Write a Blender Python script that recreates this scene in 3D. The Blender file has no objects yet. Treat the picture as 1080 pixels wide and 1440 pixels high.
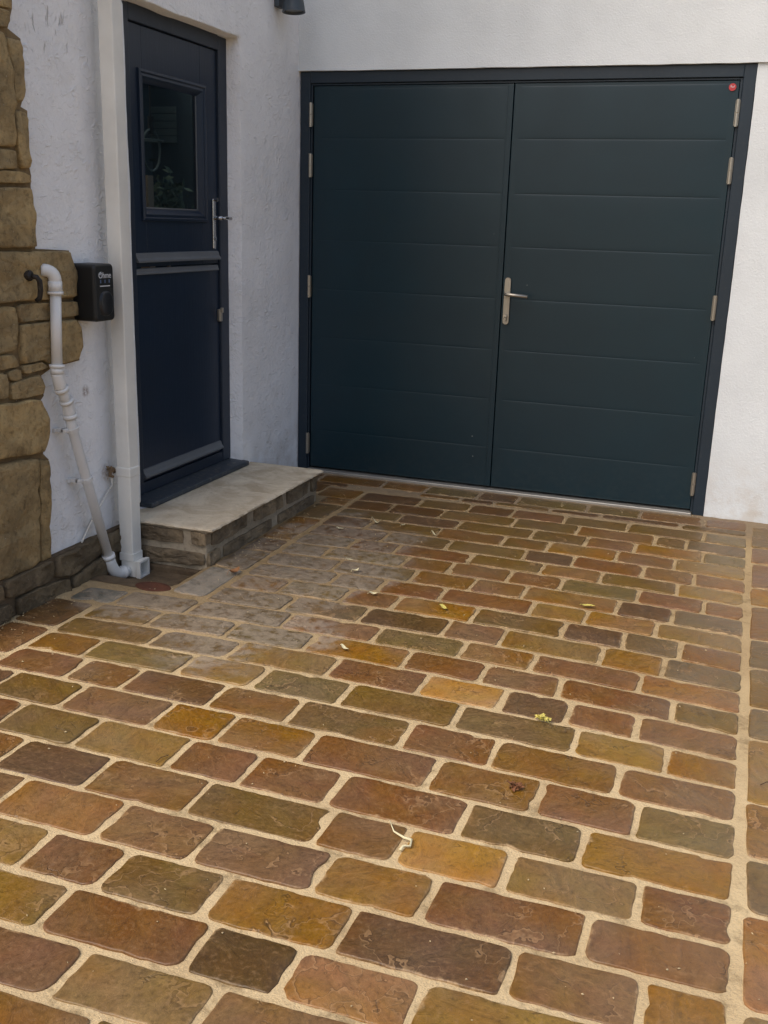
import bpy, bmesh, math, random
from mathutils import Vector, Matrix, noise
random.seed(11)
scene = bpy.context.scene
col = scene.collection
R = math.radians

# ------------------------------------------------------------------ camera
cam_data = bpy.data.cameras.new('camera')
cam = bpy.data.objects.new('camera', cam_data); col.objects.link(cam)
pitch, yaw, roll = 0.276969, -0.333692, 0.031992
fwd = Vector((math.sin(yaw)*math.cos(pitch), math.cos(yaw)*math.cos(pitch), -math.sin(pitch)))
right = Vector((math.cos(yaw), -math.sin(yaw), 0)); up = right.cross(fwd)
Rr = math.cos(roll)*right + math.sin(roll)*up
Uu = -math.sin(roll)*right + math.cos(roll)*up
m = Matrix((Rr, Uu, -fwd)).transposed().to_4x4(); m.translation = Vector((2.38045, -5.2885, 1.39339))
cam.matrix_world = m
cam_data.sensor_fit = 'VERTICAL'; cam_data.sensor_height = 24.0
cam_data.lens = 24.0*1425.1/1440.0
cam_data.clip_start = 0.05; cam_data.clip_end = 500
scene.camera = cam

# ------------------------------------------------------------------ sky, sun, exposure
SUN_EL, SUN_AZ = 50, -150            # azimuth: direction the light comes from, measured from +y towards +x
w = bpy.data.worlds.new('World'); scene.world = w; w.use_nodes = True
nt = w.node_tree
sky = nt.nodes.new('ShaderNodeTexSky'); sky.sky_type = 'NISHITA'; sky.sun_disc = False
sky.sun_elevation = R(SUN_EL); sky.sun_rotation = R(SUN_AZ)
sky.air_density = 1.0; sky.dust_density = 5.0; sky.ozone_density = 1.0
nt.links.new(sky.outputs[0], nt.nodes['Background'].inputs[0])
nt.nodes['Background'].inputs[1].default_value = 0.145
sd = bpy.data.lights.new('sun', 'SUN'); sd.energy = .80; sd.angle = R(42); sd.color = (1, .915, .82)
sun = bpy.data.objects.new('sun', sd); col.objects.link(sun)
ldir = Vector((math.sin(R(SUN_AZ))*math.cos(R(SUN_EL)), math.cos(R(SUN_AZ))*math.cos(R(SUN_EL)), math.sin(R(SUN_EL))))
sun.rotation_euler = ldir.to_track_quat('Z', 'Y').to_euler()
scene.view_settings.view_transform = 'Standard'
scene.view_settings.look = 'None'
scene.view_settings.gamma = 1.0
scene.view_settings.exposure = 0.46
scene.view_settings.use_curve_mapping = False

# ------------------------------------------------------------------ helpers
def lin(r, g, b, k=1.0):
    f = lambda v: (v/255/12.92 if v/255 <= .04045 else ((v/255+.055)/1.055)**2.4)*k
    return (f(r), f(g), f(b), 1.0)

class NT:
    def __init__(s, name):
        s.m = bpy.data.materials.new(name); s.m.use_nodes = True
        s.t = s.m.node_tree; s.b = s.t.nodes['Principled BSDF']
        g = s.n('ShaderNodeNewGeometry'); s.pos = g.outputs['Position']
    def n(s, t, **kw):
        x = s.t.nodes.new(t)
        for k, v in kw.items(): setattr(x, k, v)
        return x
    def l(s, a, b):
        if isinstance(a, (int, float)): b.default_value = a
        elif isinstance(a, (tuple, list)): b.default_value = a
        else: s.t.links.new(a, b)
    def math(s, op, a, b=0.0, clamp=False):
        x = s.n('ShaderNodeMath', operation=op, use_clamp=clamp); s.l(a, x.inputs[0]); s.l(b, x.inputs[1]); return x.outputs[0]
    def noise(s, vec, scale, detail=4, rough=.5, dist=0.0, col=False):
        x = s.n('ShaderNodeTexNoise'); s.l(vec, x.inputs['Vector']); x.inputs['Scale'].default_value = scale
        x.inputs['Detail'].default_value = detail; x.inputs['Roughness'].default_value = rough; x.inputs['Distortion'].default_value = dist
        return x.outputs['Color' if col else 'Fac']
    def voro(s, vec, scale, feature='F1', out='Distance', rnd=1.0):
        x = s.n('ShaderNodeTexVoronoi', feature=feature); s.l(vec, x.inputs['Vector']); x.inputs['Scale'].default_value = scale
        x.inputs['Randomness'].default_value = rnd
        return x.outputs[out]
    def ramp(s, f, a, b, lo=0.0, hi=1.0, smooth=True):
        x = s.n('ShaderNodeMapRange', interpolation_type='SMOOTHSTEP' if smooth else 'LINEAR'); s.l(f, x.inputs['Value'])
        for i, v in zip((1, 2, 3, 4), (a, b, lo, hi)): x.inputs[i].default_value = v
        return x.outputs[0]
    def mix(s, f, a, b, mode='MIX'):
        x = s.n('ShaderNodeMix', data_type='RGBA', blend_type=mode); s.l(f, x.inputs[0]); s.l(a, x.inputs[6]); s.l(b, x.inputs[7]); return x.outputs[2]
    def vmath(s, op, a, b):
        x = s.n('ShaderNodeVectorMath', operation=op); s.l(a, x.inputs[0]); s.l(b, x.inputs[1]); return x.outputs[0]
    def dist(s, a, p):
        x = s.n('ShaderNodeVectorMath', operation='DISTANCE'); s.l(a, x.inputs[0]); s.l(p, x.inputs[1]); return x.outputs['Value']
    def scale(s, v, sc):
        x = s.n('ShaderNodeMapping'); s.l(v, x.inputs[0]); x.inputs['Scale'].default_value = sc; return x.outputs[0]
    def bump(s, h, strength, dist, prev=None):
        x = s.n('ShaderNodeBump'); x.inputs['Strength'].default_value = strength; x.inputs['Distance'].default_value = dist
        s.l(h, x.inputs['Height'])
        if prev is not None: s.l(prev, x.inputs['Normal'])
        return x.outputs[0]
    def sep(s, v):
        x = s.n('ShaderNodeSeparateXYZ'); s.l(v, x.inputs[0]); return x.outputs
    def set(s, color=None, rough=None, normal=None, metallic=None, spec=None):
        if color is not None: s.l(color, s.b.inputs['Base Color'])
        if rough is not None: s.l(rough, s.b.inputs['Roughness'])
        if normal is not None: s.l(normal, s.b.inputs['Normal'])
        if metallic is not None: s.l(metallic, s.b.inputs['Metallic'])
        if spec is not None: s.b.inputs['Specular IOR Level'].default_value = spec
        return s.m

# ---- materials
def mat_render(name, base, coarse):
    s = NT(name); p = s.pos
    n1 = s.noise(p, 2.2, 4, .6); n2 = s.noise(p, 70, 3, .6); n3 = s.noise(p, 260, 2, .6)
    c = s.mix(s.ramp(n1, .35, .7), base, tuple(v*.90 for v in base[:3])+(1,))
    xyz = s.sep(p)
    # rain splash dirt low down and a few stains
    low = s.math('MULTIPLY', s.ramp(xyz[2], .0, .42, 1, 0), s.ramp(s.noise(p, 9, 4, .65), .35, .75))
    c = s.mix(s.math('MULTIPLY', low, .42), c, lin(172, 150, 118))
    hole = s.math('MULTIPLY', s.ramp(s.dist(p, (0, -1.995, .735)), .006, .03, 1, 0), s.ramp(n2, .3, .6))
    c = s.mix(s.math('MULTIPLY', hole, .8), c, lin(112, 82, 58))
    rust = s.math('MULTIPLY', s.ramp(s.dist(p, (0, -1.875, .385)), .01, .06, 1, 0), s.ramp(n2, .35, .65))
    c = s.mix(s.math('MULTIPLY', rust, .6), c, lin(140, 110, 78))
    speck = s.math('MULTIPLY', s.ramp(s.voro(p, 17), .03, .055, 1, 0), s.ramp(s.noise(p, 3, 2), .5, .6))
    c = s.mix(s.math('MULTIPLY', speck, .35), c, lin(120, 112, 104))
    if coarse:
        # smeared, gouged patch high on the wall
        gm_ = s.ramp(s.dist(s.scale(p, (1, 1, .9)), (0, -2.10, 1.845)), .09, .17, 1, 0)
        gs = s.math('MULTIPLY', s.ramp(s.noise(s.scale(s.vmath('ADD', p, s.scale(s.noise(p, 5, 2, col=True), (0, .1, .1))), (1, 1, .22)), 55, 2), .60, .68), gm_)
        c = s.mix(s.math('MULTIPLY', gs, .5), c, lin(120, 116, 112))
        q = s.vmath('ADD', p, s.scale(s.noise(p, 9, 3, .5, col=True), (.12, .12, .12)))
        ridge = s.ramp(s.voro(q, 24, 'DISTANCE_TO_EDGE'), 0, .16, 1, 0)
        mask = s.ramp(s.noise(p, 9, 4, .6), .50, .70)
        drag = s.ramp(s.noise(s.scale(q, (1, .6, 1.6)), 34, 3, .6), .56, .70)
        h = s.math('ADD', s.math('MULTIPLY', ridge, s.math('MULTIPLY', mask, .6)), s.math('MULTIPLY', drag, .45))
        h = s.math('ADD', h, s.math('MULTIPLY', s.noise(p, 8, 3), 2.2))
        h = s.math('ADD', h, s.math('MULTIPLY', n2, .95)); h = s.math('SUBTRACT', h, s.math('MULTIPLY', gs, 1.2))
        nb = s.bump(h, .8, .0058)
        nb = s.bump(n3, .35, .0015, nb)
    else:
        h = s.math('ADD', s.math('MULTIPLY', s.noise(p, 5, 3), 1.4), s.math('MULTIPLY', s.ramp(s.noise(p, 120, 3, .6), .35, .75), 1.0))
        nb = s.bump(h, .32, .003)
        nb = s.bump(n3, .3, .0012, nb)
    return s.set(c, .88, nb, spec=.25)

M = {}
M['render_coarse'] = mat_render('rough_white_render', lin(236, 237, 238), True)
M['render_fine'] = mat_render('fine_white_render', lin(216, 222, 225), False)

def mat_pavers():
    s = NT('riven_sandstone'); p = s.pos
    at = s.n('ShaderNodeAttribute', attribute_name='stone_colour'); base = at.outputs['Color']; rnd = at.outputs['Alpha']
    off = s.n('ShaderNodeCombineXYZ'); s.l(s.math('MULTIPLY', rnd, 37.0), off.inputs[0]); s.l(s.math('MULTIPLY', rnd, 91.0), off.inputs[1]); s.l(s.math('MULTIPLY', rnd, 13.0), off.inputs[2])
    q = s.vmath('ADD', p, off.outputs[0])
    rot = s.n('ShaderNodeVectorRotate', rotation_type='Z_AXIS'); s.l(q, rot.inputs['Vector']); s.l(s.math('MULTIPLY', rnd, 9.0), rot.inputs['Angle'])
    qr = s.scale(rot.outputs[0], (1, 2.0, 1))
    big = s.noise(q, 7, 4, .55, .6); band = s.noise(qr, 11, 6, .6, 1.2); fine = s.noise(q, 85, 4, .65); grain = s.noise(q, 420, 2, .6)
    # colour drift inside one stone
    hsv = s.n('ShaderNodeHueSaturation'); s.l(base, hsv.inputs['Color']); s.l(s.ramp(big, .25, .75, .492, .508), hsv.inputs['Hue']); s.l(s.ramp(band, .3, .7, .80, 1.22, False), hsv.inputs['Value'])
    s.l(s.ramp(s.noise(q, 4, 2), .3, .7, .88, 1.10), hsv.inputs['Saturation'])
    c = hsv.outputs[0]
    c = s.mix(s.math('MULTIPLY', s.ramp(fine, .5, .76), .34), c, lin(190, 150, 105, .6), 'MIX')
    c = s.mix(s.math('MULTIPLY', s.ramp(fine, .5, .28), .42), c, lin(50, 36, 24), 'MIX')
    c = s.mix(.5, c, s.mix(1.0, c, s.ramp(grain, .25, .75, .6, 1.4, False), 'MULTIPLY'))
    # ochre / rust tints on some
    c = s.mix(s.math('MULTIPLY', s.ramp(s.noise(q, 3.2, 3, .5, .8), .60, .76), .30), c, lin(134, 88, 38))
    # delamination edges: thin dark lines along a warped cell pattern, broken up
    qw = s.vmath('ADD', q, s.scale(s.noise(q, 6, 4, .6, col=True), (.35, .35, .35)))
    cr = s.voro(qw, 5.5, 'DISTANCE_TO_EDGE')
    crm = s.math('MULTIPLY', s.ramp(cr, .0, .022, 1, 0), s.ramp(s.noise(q, 7, 3), .56, .68))
    c = s.mix(s.math('MULTIPLY', crm, .45), c, lin(48, 34, 22))
    # riven terraces: the layer edges show as broken darker and lighter contour lines
    tv = s.math('MULTIPLY', s.noise(qw, 2.3, 4, .5), 10); tf = s.math('FRACT', tv)
    tm = s.ramp(s.noise(q, 3.4, 3), .44, .60)
    c = s.mix(s.math('MULTIPLY', s.math('MULTIPLY', s.ramp(tf, .0, .10, 1, 0), tm), .5), c, lin(52, 36, 22))
    c = s.mix(s.math('MULTIPLY', s.math('MULTIPLY', s.ramp(tf, .86, 1.0, 0, 1), tm), .32), c, lin(186, 150, 108))
    # black lichen-like dendrites
    den = s.math('MULTIPLY', s.ramp(s.noise(q, 60, 5, .7, 2.0), .60, .66), s.ramp(s.noise(q, 3.0, 2), .64, .72))
    c = s.mix(s.math('MULTIPLY', den, .8), c, lin(34, 27, 20))
    # chalky dry haze left of the step, plus reflected light painted in by e2: ellipse in ground coordinates with a ragged edge
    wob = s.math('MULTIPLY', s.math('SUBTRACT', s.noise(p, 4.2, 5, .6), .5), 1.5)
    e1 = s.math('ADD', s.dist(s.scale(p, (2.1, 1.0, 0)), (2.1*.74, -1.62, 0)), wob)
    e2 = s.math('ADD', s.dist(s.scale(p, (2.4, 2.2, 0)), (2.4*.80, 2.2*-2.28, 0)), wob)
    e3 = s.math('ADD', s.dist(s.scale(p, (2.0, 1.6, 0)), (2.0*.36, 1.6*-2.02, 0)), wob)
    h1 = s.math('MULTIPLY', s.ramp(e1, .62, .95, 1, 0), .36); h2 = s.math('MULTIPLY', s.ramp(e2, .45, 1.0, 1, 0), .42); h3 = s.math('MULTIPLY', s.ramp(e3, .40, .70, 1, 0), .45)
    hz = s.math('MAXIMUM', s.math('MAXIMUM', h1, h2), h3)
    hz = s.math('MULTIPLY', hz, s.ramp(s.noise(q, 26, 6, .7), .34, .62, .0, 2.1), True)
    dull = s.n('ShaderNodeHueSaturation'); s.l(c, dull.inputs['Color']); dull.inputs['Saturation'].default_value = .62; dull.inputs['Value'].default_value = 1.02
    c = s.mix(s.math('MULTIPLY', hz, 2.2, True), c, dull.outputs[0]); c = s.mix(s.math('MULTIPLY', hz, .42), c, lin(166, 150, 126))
    # mortar film: pale smears near some edges
    sm = s.math('MULTIPLY', s.ramp(s.noise(qr, 19, 6, .72), .60, .74), s.ramp(s.noise(q, 2.6, 2), .52, .66))
    c = s.mix(s.math('MULTIPLY', sm, .42), c, lin(170, 150, 132))
    # jointing sand and mortar smeared over the arrises in places
    ea = s.n('ShaderNodeAttribute', attribute_name='edge_wear').outputs['Fac']
    em = s.math('MULTIPLY', s.ramp(s.math('ADD', ea, s.math('MULTIPLY', s.math('SUBTRACT', s.noise(q, 38, 6, .7), .5), 1.5)), .78, 1.10), s.ramp(s.noise(q, 5, 3), .46, .66))
    c = s.mix(s.math('MULTIPLY', em, .6), c, lin(176, 148, 108))
    # riven relief
    step = s.n('ShaderNodeMath', operation='SNAP'); s.l(tv, step.inputs[0]); step.inputs[1].default_value = 1.0
    h = s.math('ADD', s.math('MULTIPLY', step.outputs[0], .55), s.math('MULTIPLY', band, 1.1))
    h = s.math('SUBTRACT', h, s.math('MULTIPLY', crm, .5))
    nb = s.bump(h, .65, .005)
    nb = s.bump(fine, .42, .0022, nb); nb = s.bump(grain, .4, .0007, nb)
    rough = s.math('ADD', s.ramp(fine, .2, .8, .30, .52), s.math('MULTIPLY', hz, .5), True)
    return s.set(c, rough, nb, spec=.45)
M['paver'] = mat_pavers()

def mat_grout():
    s = NT('sandy_jointing'); p = s.pos
    n1 = s.noise(p, 3.5, 5, .6); g = s.noise(p, 330, 3, .7); g2 = s.noise(p, 120, 3, .6)
    c = s.mix(s.ramp(n1, .3, .7), lin(200, 181, 144), lin(178, 158, 124))
    c = s.mix(s.math('MULTIPLY', s.ramp(g, .35, .7), .45), c, lin(208, 178, 126))
    c = s.mix(s.math('MULTIPLY', s.ramp(g, .45, .25), .5), c, lin(112, 84, 50))
    wob = s.math('MULTIPLY', s.math('SUBTRACT', s.noise(p, 4.2, 5, .6), .5), 1.2)
    e1 = s.math('ADD', s.dist(s.scale(p, (1.5, 1.0, 0)), (1.5*.55, -1.35, 0)), wob)
    c = s.mix(s.math('MULTIPLY', s.ramp(e1, .7, 1.6, 1, 0), .55), c, lin(122, 106, 82))
    c = s.mix(s.math('MULTIPLY', s.ramp(s.math('ADD', s.sep(p)[1], s.math('MULTIPLY', s.noise(p, 2.5, 4), .8)), -2.9, -.9), .50), c, lin(128, 104, 70))
    c = s.mix(s.math('MULTIPLY', s.ramp(s.noise(p, 11, 5, .7), .50, .68), .6), c, lin(108, 90, 62))
    xyz = s.sep(p)
    c = s.mix(s.math('MULTIPLY', s.ramp(s.math('ADD', xyz[1], s.math('MULTIPLY', n1, .1)), -.4, -.12), .7), c, lin(120, 106, 90))
    pit = s.ramp(s.voro(p, 60), .10, .02)
    nb = s.bump(s.math('ADD', s.math('MULTIPLY', g2, 1.0), s.math('MULTIPLY', pit, -.8)), .8, .004)
    nb = s.bump(g, .6, .0014, nb)
    return s.set(c, .92, nb, spec=.2)
M['grout'] = mat_grout()

def mat_stone(name, a, b, d, dark=.4, bmp=.012, damp=.75):
    s = NT(name); p = s.pos
    oi = s.n('ShaderNodeObjectInfo'); rnd = oi.outputs['Random']
    off = s.n('ShaderNodeCombineXYZ'); s.l(s.math('MULTIPLY', rnd, 17.0), off.inputs[0]); s.l(s.math('MULTIPLY', rnd, 29.0), off.inputs[1])
    q = s.vmath('ADD', p, off.outputs[0])
    n1 = s.noise(q, 6, 6, .62, .7); n2 = s.noise(q, 42, 6, .7); n3 = s.noise(q, 260, 2, .6)
    c = s.mix(s.ramp(n1, .34, .66), a, b)
    c = s.mix(s.math('MULTIPLY', rnd, .35), c, d)
    c = s.mix(s.math('MULTIPLY', s.ramp(n2, .52, .26), dark), c, lin(38, 30, 22))
    c = s.mix(s.math('MULTIPLY', s.ramp(n2, .58, .78), .3), c, lin(176, 146, 104))
    sp = s.math('MULTIPLY', s.ramp(s.voro(q, 45), .05, .10, 1, 0), s.ramp(n1, .5, .6))
    c = s.mix(s.math('MULTIPLY', sp, .5), c, lin(205, 200, 188))
    xyz = s.sep(p)
    c = s.mix(s.math('MULTIPLY', s.ramp(xyz[2], 1.0, .1), damp), c, s.mix(1.0, c, (.46, .42, .40, 1), 'MULTIPLY'))  # damp soiling rising from the ground
    stp = s.n('ShaderNodeMath', operation='SNAP'); s.l(s.math('MULTIPLY', s.noise(s.scale(q, (1, 1, 1.7)), 7, 4, .5, .5), 12), stp.inputs[0]); stp.inputs[1].default_value = 1.0
    fac = s.voro(s.vmath('ADD', q, s.scale(s.noise(q, 20, 3, .6, col=True), (.06, .06, .06))), 13)
    nb = s.bump(s.math('ADD', s.math('MULTIPLY', stp.outputs[0], .35), s.math('MULTIPLY', fac, 1.3)), .8, bmp)
    nb = s.bump(s.math('ADD', s.math('MULTIPLY', n1, 1.0), n2), .9, bmp*.8, nb)
    nb = s.bump(n3, .4, .001, nb)
    return s.set(c, .85, nb, spec=.25)
M['quoin'] = mat_stone('tan_gritstone', lin(192, 166, 118), lin(146, 126, 90), lin(124, 112, 90), .5, .012, .35)
M['plinth'] = mat_stone('dirty_gritstone', lin(136, 120, 94), lin(96, 84, 66), lin(110, 98, 78), .5, .012, .25)
M['stepstone'] = mat_stone('dark_walling_stone', lin(150, 132, 106), lin(98, 86, 70), lin(110, 100, 84), .45, .012, .0)
M['walljoint'] = mat_stone('wall_mortar', lin(138, 118, 86), lin(112, 94, 68), lin(126, 106, 78), .4, .006)
M['stepjoint'] = mat_stone('step_mortar', lin(178, 166, 146), lin(156, 144, 124), lin(146, 134, 114), .35, .006, .1)
M['concrete'] = mat_stone('stained_concrete', lin(112, 96, 76), lin(88, 74, 58), lin(104, 90, 70), .4, .004, .2)
M['slab'] = mat_stone('pale_sandstone_slab', lin(214, 203, 180), lin(178, 163, 138), lin(196, 180, 158), .22, .0025, .0)
M['clay'] = mat_stone('terracotta', lin(98, 60, 44), lin(80, 50, 38), lin(90, 56, 42), .3, .002, .0)

def mat_paint(name, c0, rough, dirt=.0, specks=False, grain=False, metallic=0.0, spec=.5):
    s = NT(name); p = s.pos
    n1 = s.noise(p, 3, 4, .6); n2 = s.noise(p, 40, 5, .65)
    c = s.mix(s.ramp(n1, .3, .7), c0, tuple(v*.86 for v in c0[:3])+(1,))
    if dirt: c = s.mix(s.math('MULTIPLY', s.ramp(n2, .5, .8), dirt), c, lin(150, 138, 120))
    if specks:
        sp = s.math('MULTIPLY', s.ramp(s.voro(p, 9), .018, .030, 1, 0), s.ramp(s.noise(p, 1.7, 2), .48, .56))
        c = s.mix(s.math('MULTIPLY', sp, .7), c, lin(170, 172, 165))
        xyz = s.sep(p)
        lowd = s.math('MULTIPLY', s.ramp(xyz[2], 0, .35, 1, 0), s.ramp(n2, .4, .75))
        c = s.mix(s.math('MULTIPLY', lowd, .03), c, lin(150, 138, 115))
    r = s.ramp(n1, .2, .8, rough-.04, rough+.06)
    if grain:
        g = s.noise(s.scale(p, (30, 90, 3)), 2.2, 4, .6); nb = s.bump(g, .35, .002)
    else:
        nb = s.bump(s.noise(p, 1.8, 2), .25, .02); nb = s.bump(s.noise(p, 300, 2), .08, .0008, nb)
    return s.set(c, r, nb, metallic, spec)
M['garage'] = mat_paint('anthracite_steel', lin(15, 41, 51), .33, .0, True, spec=.42)
M['garage_frame'] = mat_paint('anthracite_frame', lin(32, 45, 56), .42, .05, spec=.38)
M['door'] = mat_paint('navy_woodgrain_door', lin(26, 40, 58), .36, .0, False, True, spec=.4)
M['door_frame'] = mat_paint('anthracite_door_frame', lin(36, 46, 60), .45, .05, spec=.4)
M['rainbar'] = mat_paint('grey_aluminium_bar', lin(112, 116, 120), .5, .1, metallic=.3)
M['sill'] = mat_paint('worn_dark_sill', lin(56, 64, 72), .55, .45)
M['upvc'] = mat_paint('white_plastic_downpipe', lin(228, 227, 220), .38, .06)
M['upvc_grey'] = mat_paint('white_plastic_waste_pipe', lin(220, 220, 218), .36, .06)
M['steel'] = mat_paint('satin_steel', lin(176, 170, 158), .36, .15, metallic=.85)
M['chrome'] = mat_paint('polished_steel', lin(190, 192, 196), .2, .0, metallic=1.0)
M['alu'] = mat_paint('aluminium_threshold', lin(176, 174, 168), .4, .4, metallic=.6)
M['black'] = mat_paint('black_plastic', lin(26, 28, 30), .42, .0, spec=.4)
M['black_gloss'] = mat_paint('dark_panel', lin(32, 34, 38), .3, .0, spec=.4)
M['iron'] = mat_paint('blackened_iron', lin(44, 40, 38), .55, .3, metallic=.4)
M['lampmetal'] = mat_paint('grey_lamp_metal', lin(62, 72, 80), .45, .0)
M['lens'] = mat_paint('frosted_lens', lin(150, 156, 162), .3, .0)
M['white_print'] = mat_paint('white_print', lin(205, 208, 212), .5)
M['blue_print'] = mat_paint('blue_grey_print', lin(88, 108, 140), .5)
M['red'] = mat_paint('red_badge', lin(176, 48, 52), .4)
M['void'] = mat_paint('dark_gap', lin(14, 16, 18), .9)
M['inside'] = mat_paint('dark_room', lin(34, 52, 60), .8)
M['inside_light'] = mat_paint('room_blind', lin(78, 92, 88), .8)
M['inside_brown'] = mat_paint('room_timber', lin(120, 104, 84), .7)
M['inside_green'] = mat_paint('room_foliage', lin(52, 70, 52), .8)
M['cord'] = mat_paint('frayed_cord', lin(226, 222, 212), .9)
M['rag'] = mat_paint('brown_rag', lin(126, 104, 78), .95)
M['leaf_yellow'] = mat_paint('yellow_leaf', lin(196, 184, 96), .6)
M['leaf_pale'] = mat_paint('pale_leaf', lin(214, 206, 168), .7)
M['leaf_brown'] = mat_paint('brown_leaf', lin(150, 106, 68), .8)
M['leaf_red'] = mat_paint('red_brown_leaf', lin(116, 74, 44), .8)
M['grit'] = mat_paint('pale_grit', lin(182, 164, 128), .9)
M['twig'] = mat_paint('twig_bark', lin(74, 52, 34), .9)
g = NT('door_glass'); g.set((.75, .82, .84, 1), .02, spec=.5); g.b.inputs['Transmission Weight'].default_value = 1.0; g.b.inputs['IOR'].default_value = 1.45
M['glass'] = g.m

# ---- mesh helpers
def link(name, bm, mat, parent=None, smooth=False, loc=None):
    me = bpy.data.meshes.new(name)
    if loc is not None: bmesh.ops.translate(bm, verts=bm.verts, vec=-Vector(loc))
    bm.to_mesh(me); bm.free()
    if smooth:
        for f in me.polygons: f.use_smooth = True
    me.materials.append(M[mat] if isinstance(mat, str) else mat)
    o = bpy.data.objects.new(name, me); col.objects.link(o)
    if loc is not None: o.location = loc
    if parent is not None:
        o.parent = parent
        if loc is not None: o.location = Vector(loc) - world_loc(parent)
        else: o.location = -world_loc(parent)
    return o
def world_loc(o):
    v = Vector((0, 0, 0))
    while o is not None: v = v + Vector(o.location); o = o.parent
    return v
def thing(name, label, cat, loc=(0, 0, 0), group=None):
    o = bpy.data.objects.new(name, None); col.objects.link(o); o.location = loc
    o.empty_display_size = .05; tag(o, label, cat, group); return o
def tag(o, label, cat, group=None):
    o['label'] = label; o['category'] = cat
    if group: o['group'] = group
    return o
def box(bm, x0, x1, y0, y1, z0, z1, bev=0.0, seg=2):
    r = bmesh.ops.create_cube(bm, size=1.0)
    vs = r['verts']
    for v in vs:
        v.co = Vector((x0+(v.co.x+.5)*(x1-x0), y0+(v.co.y+.5)*(y1-y0), z0+(v.co.z+.5)*(z1-z0)))
    if bev:
        es = list({e for v in vs for e in v.link_edges})
        bmesh.ops.bevel(bm, geom=es, offset=bev, segments=seg, affect='EDGES', profile=.5)
    return bm
def bx(name, dims, mat, parent=None, bev=0.0, seg=2, smooth=False):
    bm = bmesh.new(); box(bm, *dims, bev=bev, seg=seg); return link(name, bm, mat, parent, smooth)
def tube(bm, pts, r, n=16, caps=True):
    """tube through pts; r a number or list"""
    pts = [Vector(p) for p in pts]; rs = r if isinstance(r, (list, tuple)) else [r]*len(pts)
    rings = []; prev = None
    for i, p in enumerate(pts):
        if i == 0: t = pts[1]-p
        elif i == len(pts)-1: t = p-pts[i-1]
        else: t = (pts[i+1]-p).normalized()+(p-pts[i-1]).normalized()
        if t.length < 1e-9: t = pts[-1]-pts[0]
        t.normalize()
        if prev is None:
            a = Vector((0, 0, 1)) if abs(t.z) < .9 else Vector((1, 0, 0)); u = t.cross(a).normalized()
        else:
            u = (prev - t*prev.dot(t)).normalized()
        prev = u; v = t.cross(u)
        rings.append([bm.verts.new(p+(u*math.cos(2*math.pi*k/n)+v*math.sin(2*math.pi*k/n))*rs[i]) for k in range(n)])
    for a, b in zip(rings, rings[1:]):
        for k in range(n): bm.faces.new((a[k], a[(k+1) % n], b[(k+1) % n], b[k]))
    if caps: bm.faces.new(rings[0][::-1]); bm.faces.new(rings[-1])
    return bm
def bend(p0, pm, p1, n=7):
    p0, pm, p1 = map(Vector, (p0, pm, p1))
    return [p0*(1-t)**2+pm*2*t*(1-t)+p1*t*t for t in [i/n for i in range(n+1)]]

def nz(x, y, z=0.0, s=1.0): return noise.noise(Vector((x*s, y*s, z*s)))

# ------------------------------------------------------------------ ground
gm = bmesh.new()
def hollow(x, y):
    # dished concrete round the gully beneath the downpipe
    if not (-.2 < x < .60 and -2.4 < y < -1.5): return 0.0
    dx = min(x+.2, .385-x)/.07; dy = min(y+2.02, -1.70-y)/.09
    t = max(0.0, min(1.0, dx, dy)); return -.055*t*t*(3-2*t)
def frange(a, b, st):
    n = int(round((b-a)/st)); return [a+(b-a)*i/n for i in range(n+1)]
xs = frange(-.15, 3.1, .03)+[3.6, 5, 9, 30]; ys = [-30, -9, -6.2]+frange(-5.0, .1, .03)+[1.0]
xs = [-30, -6, -1]+xs
def gz(x, y): return -.0032+hollow(x, y)+(nz(x, y, 0, 14)*.0022+nz(x, y, 5, 45)*.0014 if (-.2 < x < 3.2 and -5.1 < y < .1) else 0)
grid = [[gm.verts.new((x, y, gz(x, y))) for y in ys] for x in xs]
for i in range(len(xs)-1):
    for j in range(len(ys)-1): gm.faces.new((grid[i][j], grid[i+1][j], grid[i+1][j+1], grid[i][j+1]))
ground = link('pavement', gm, 'grout', None, True); ground['kind'] = 'structure'

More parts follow.
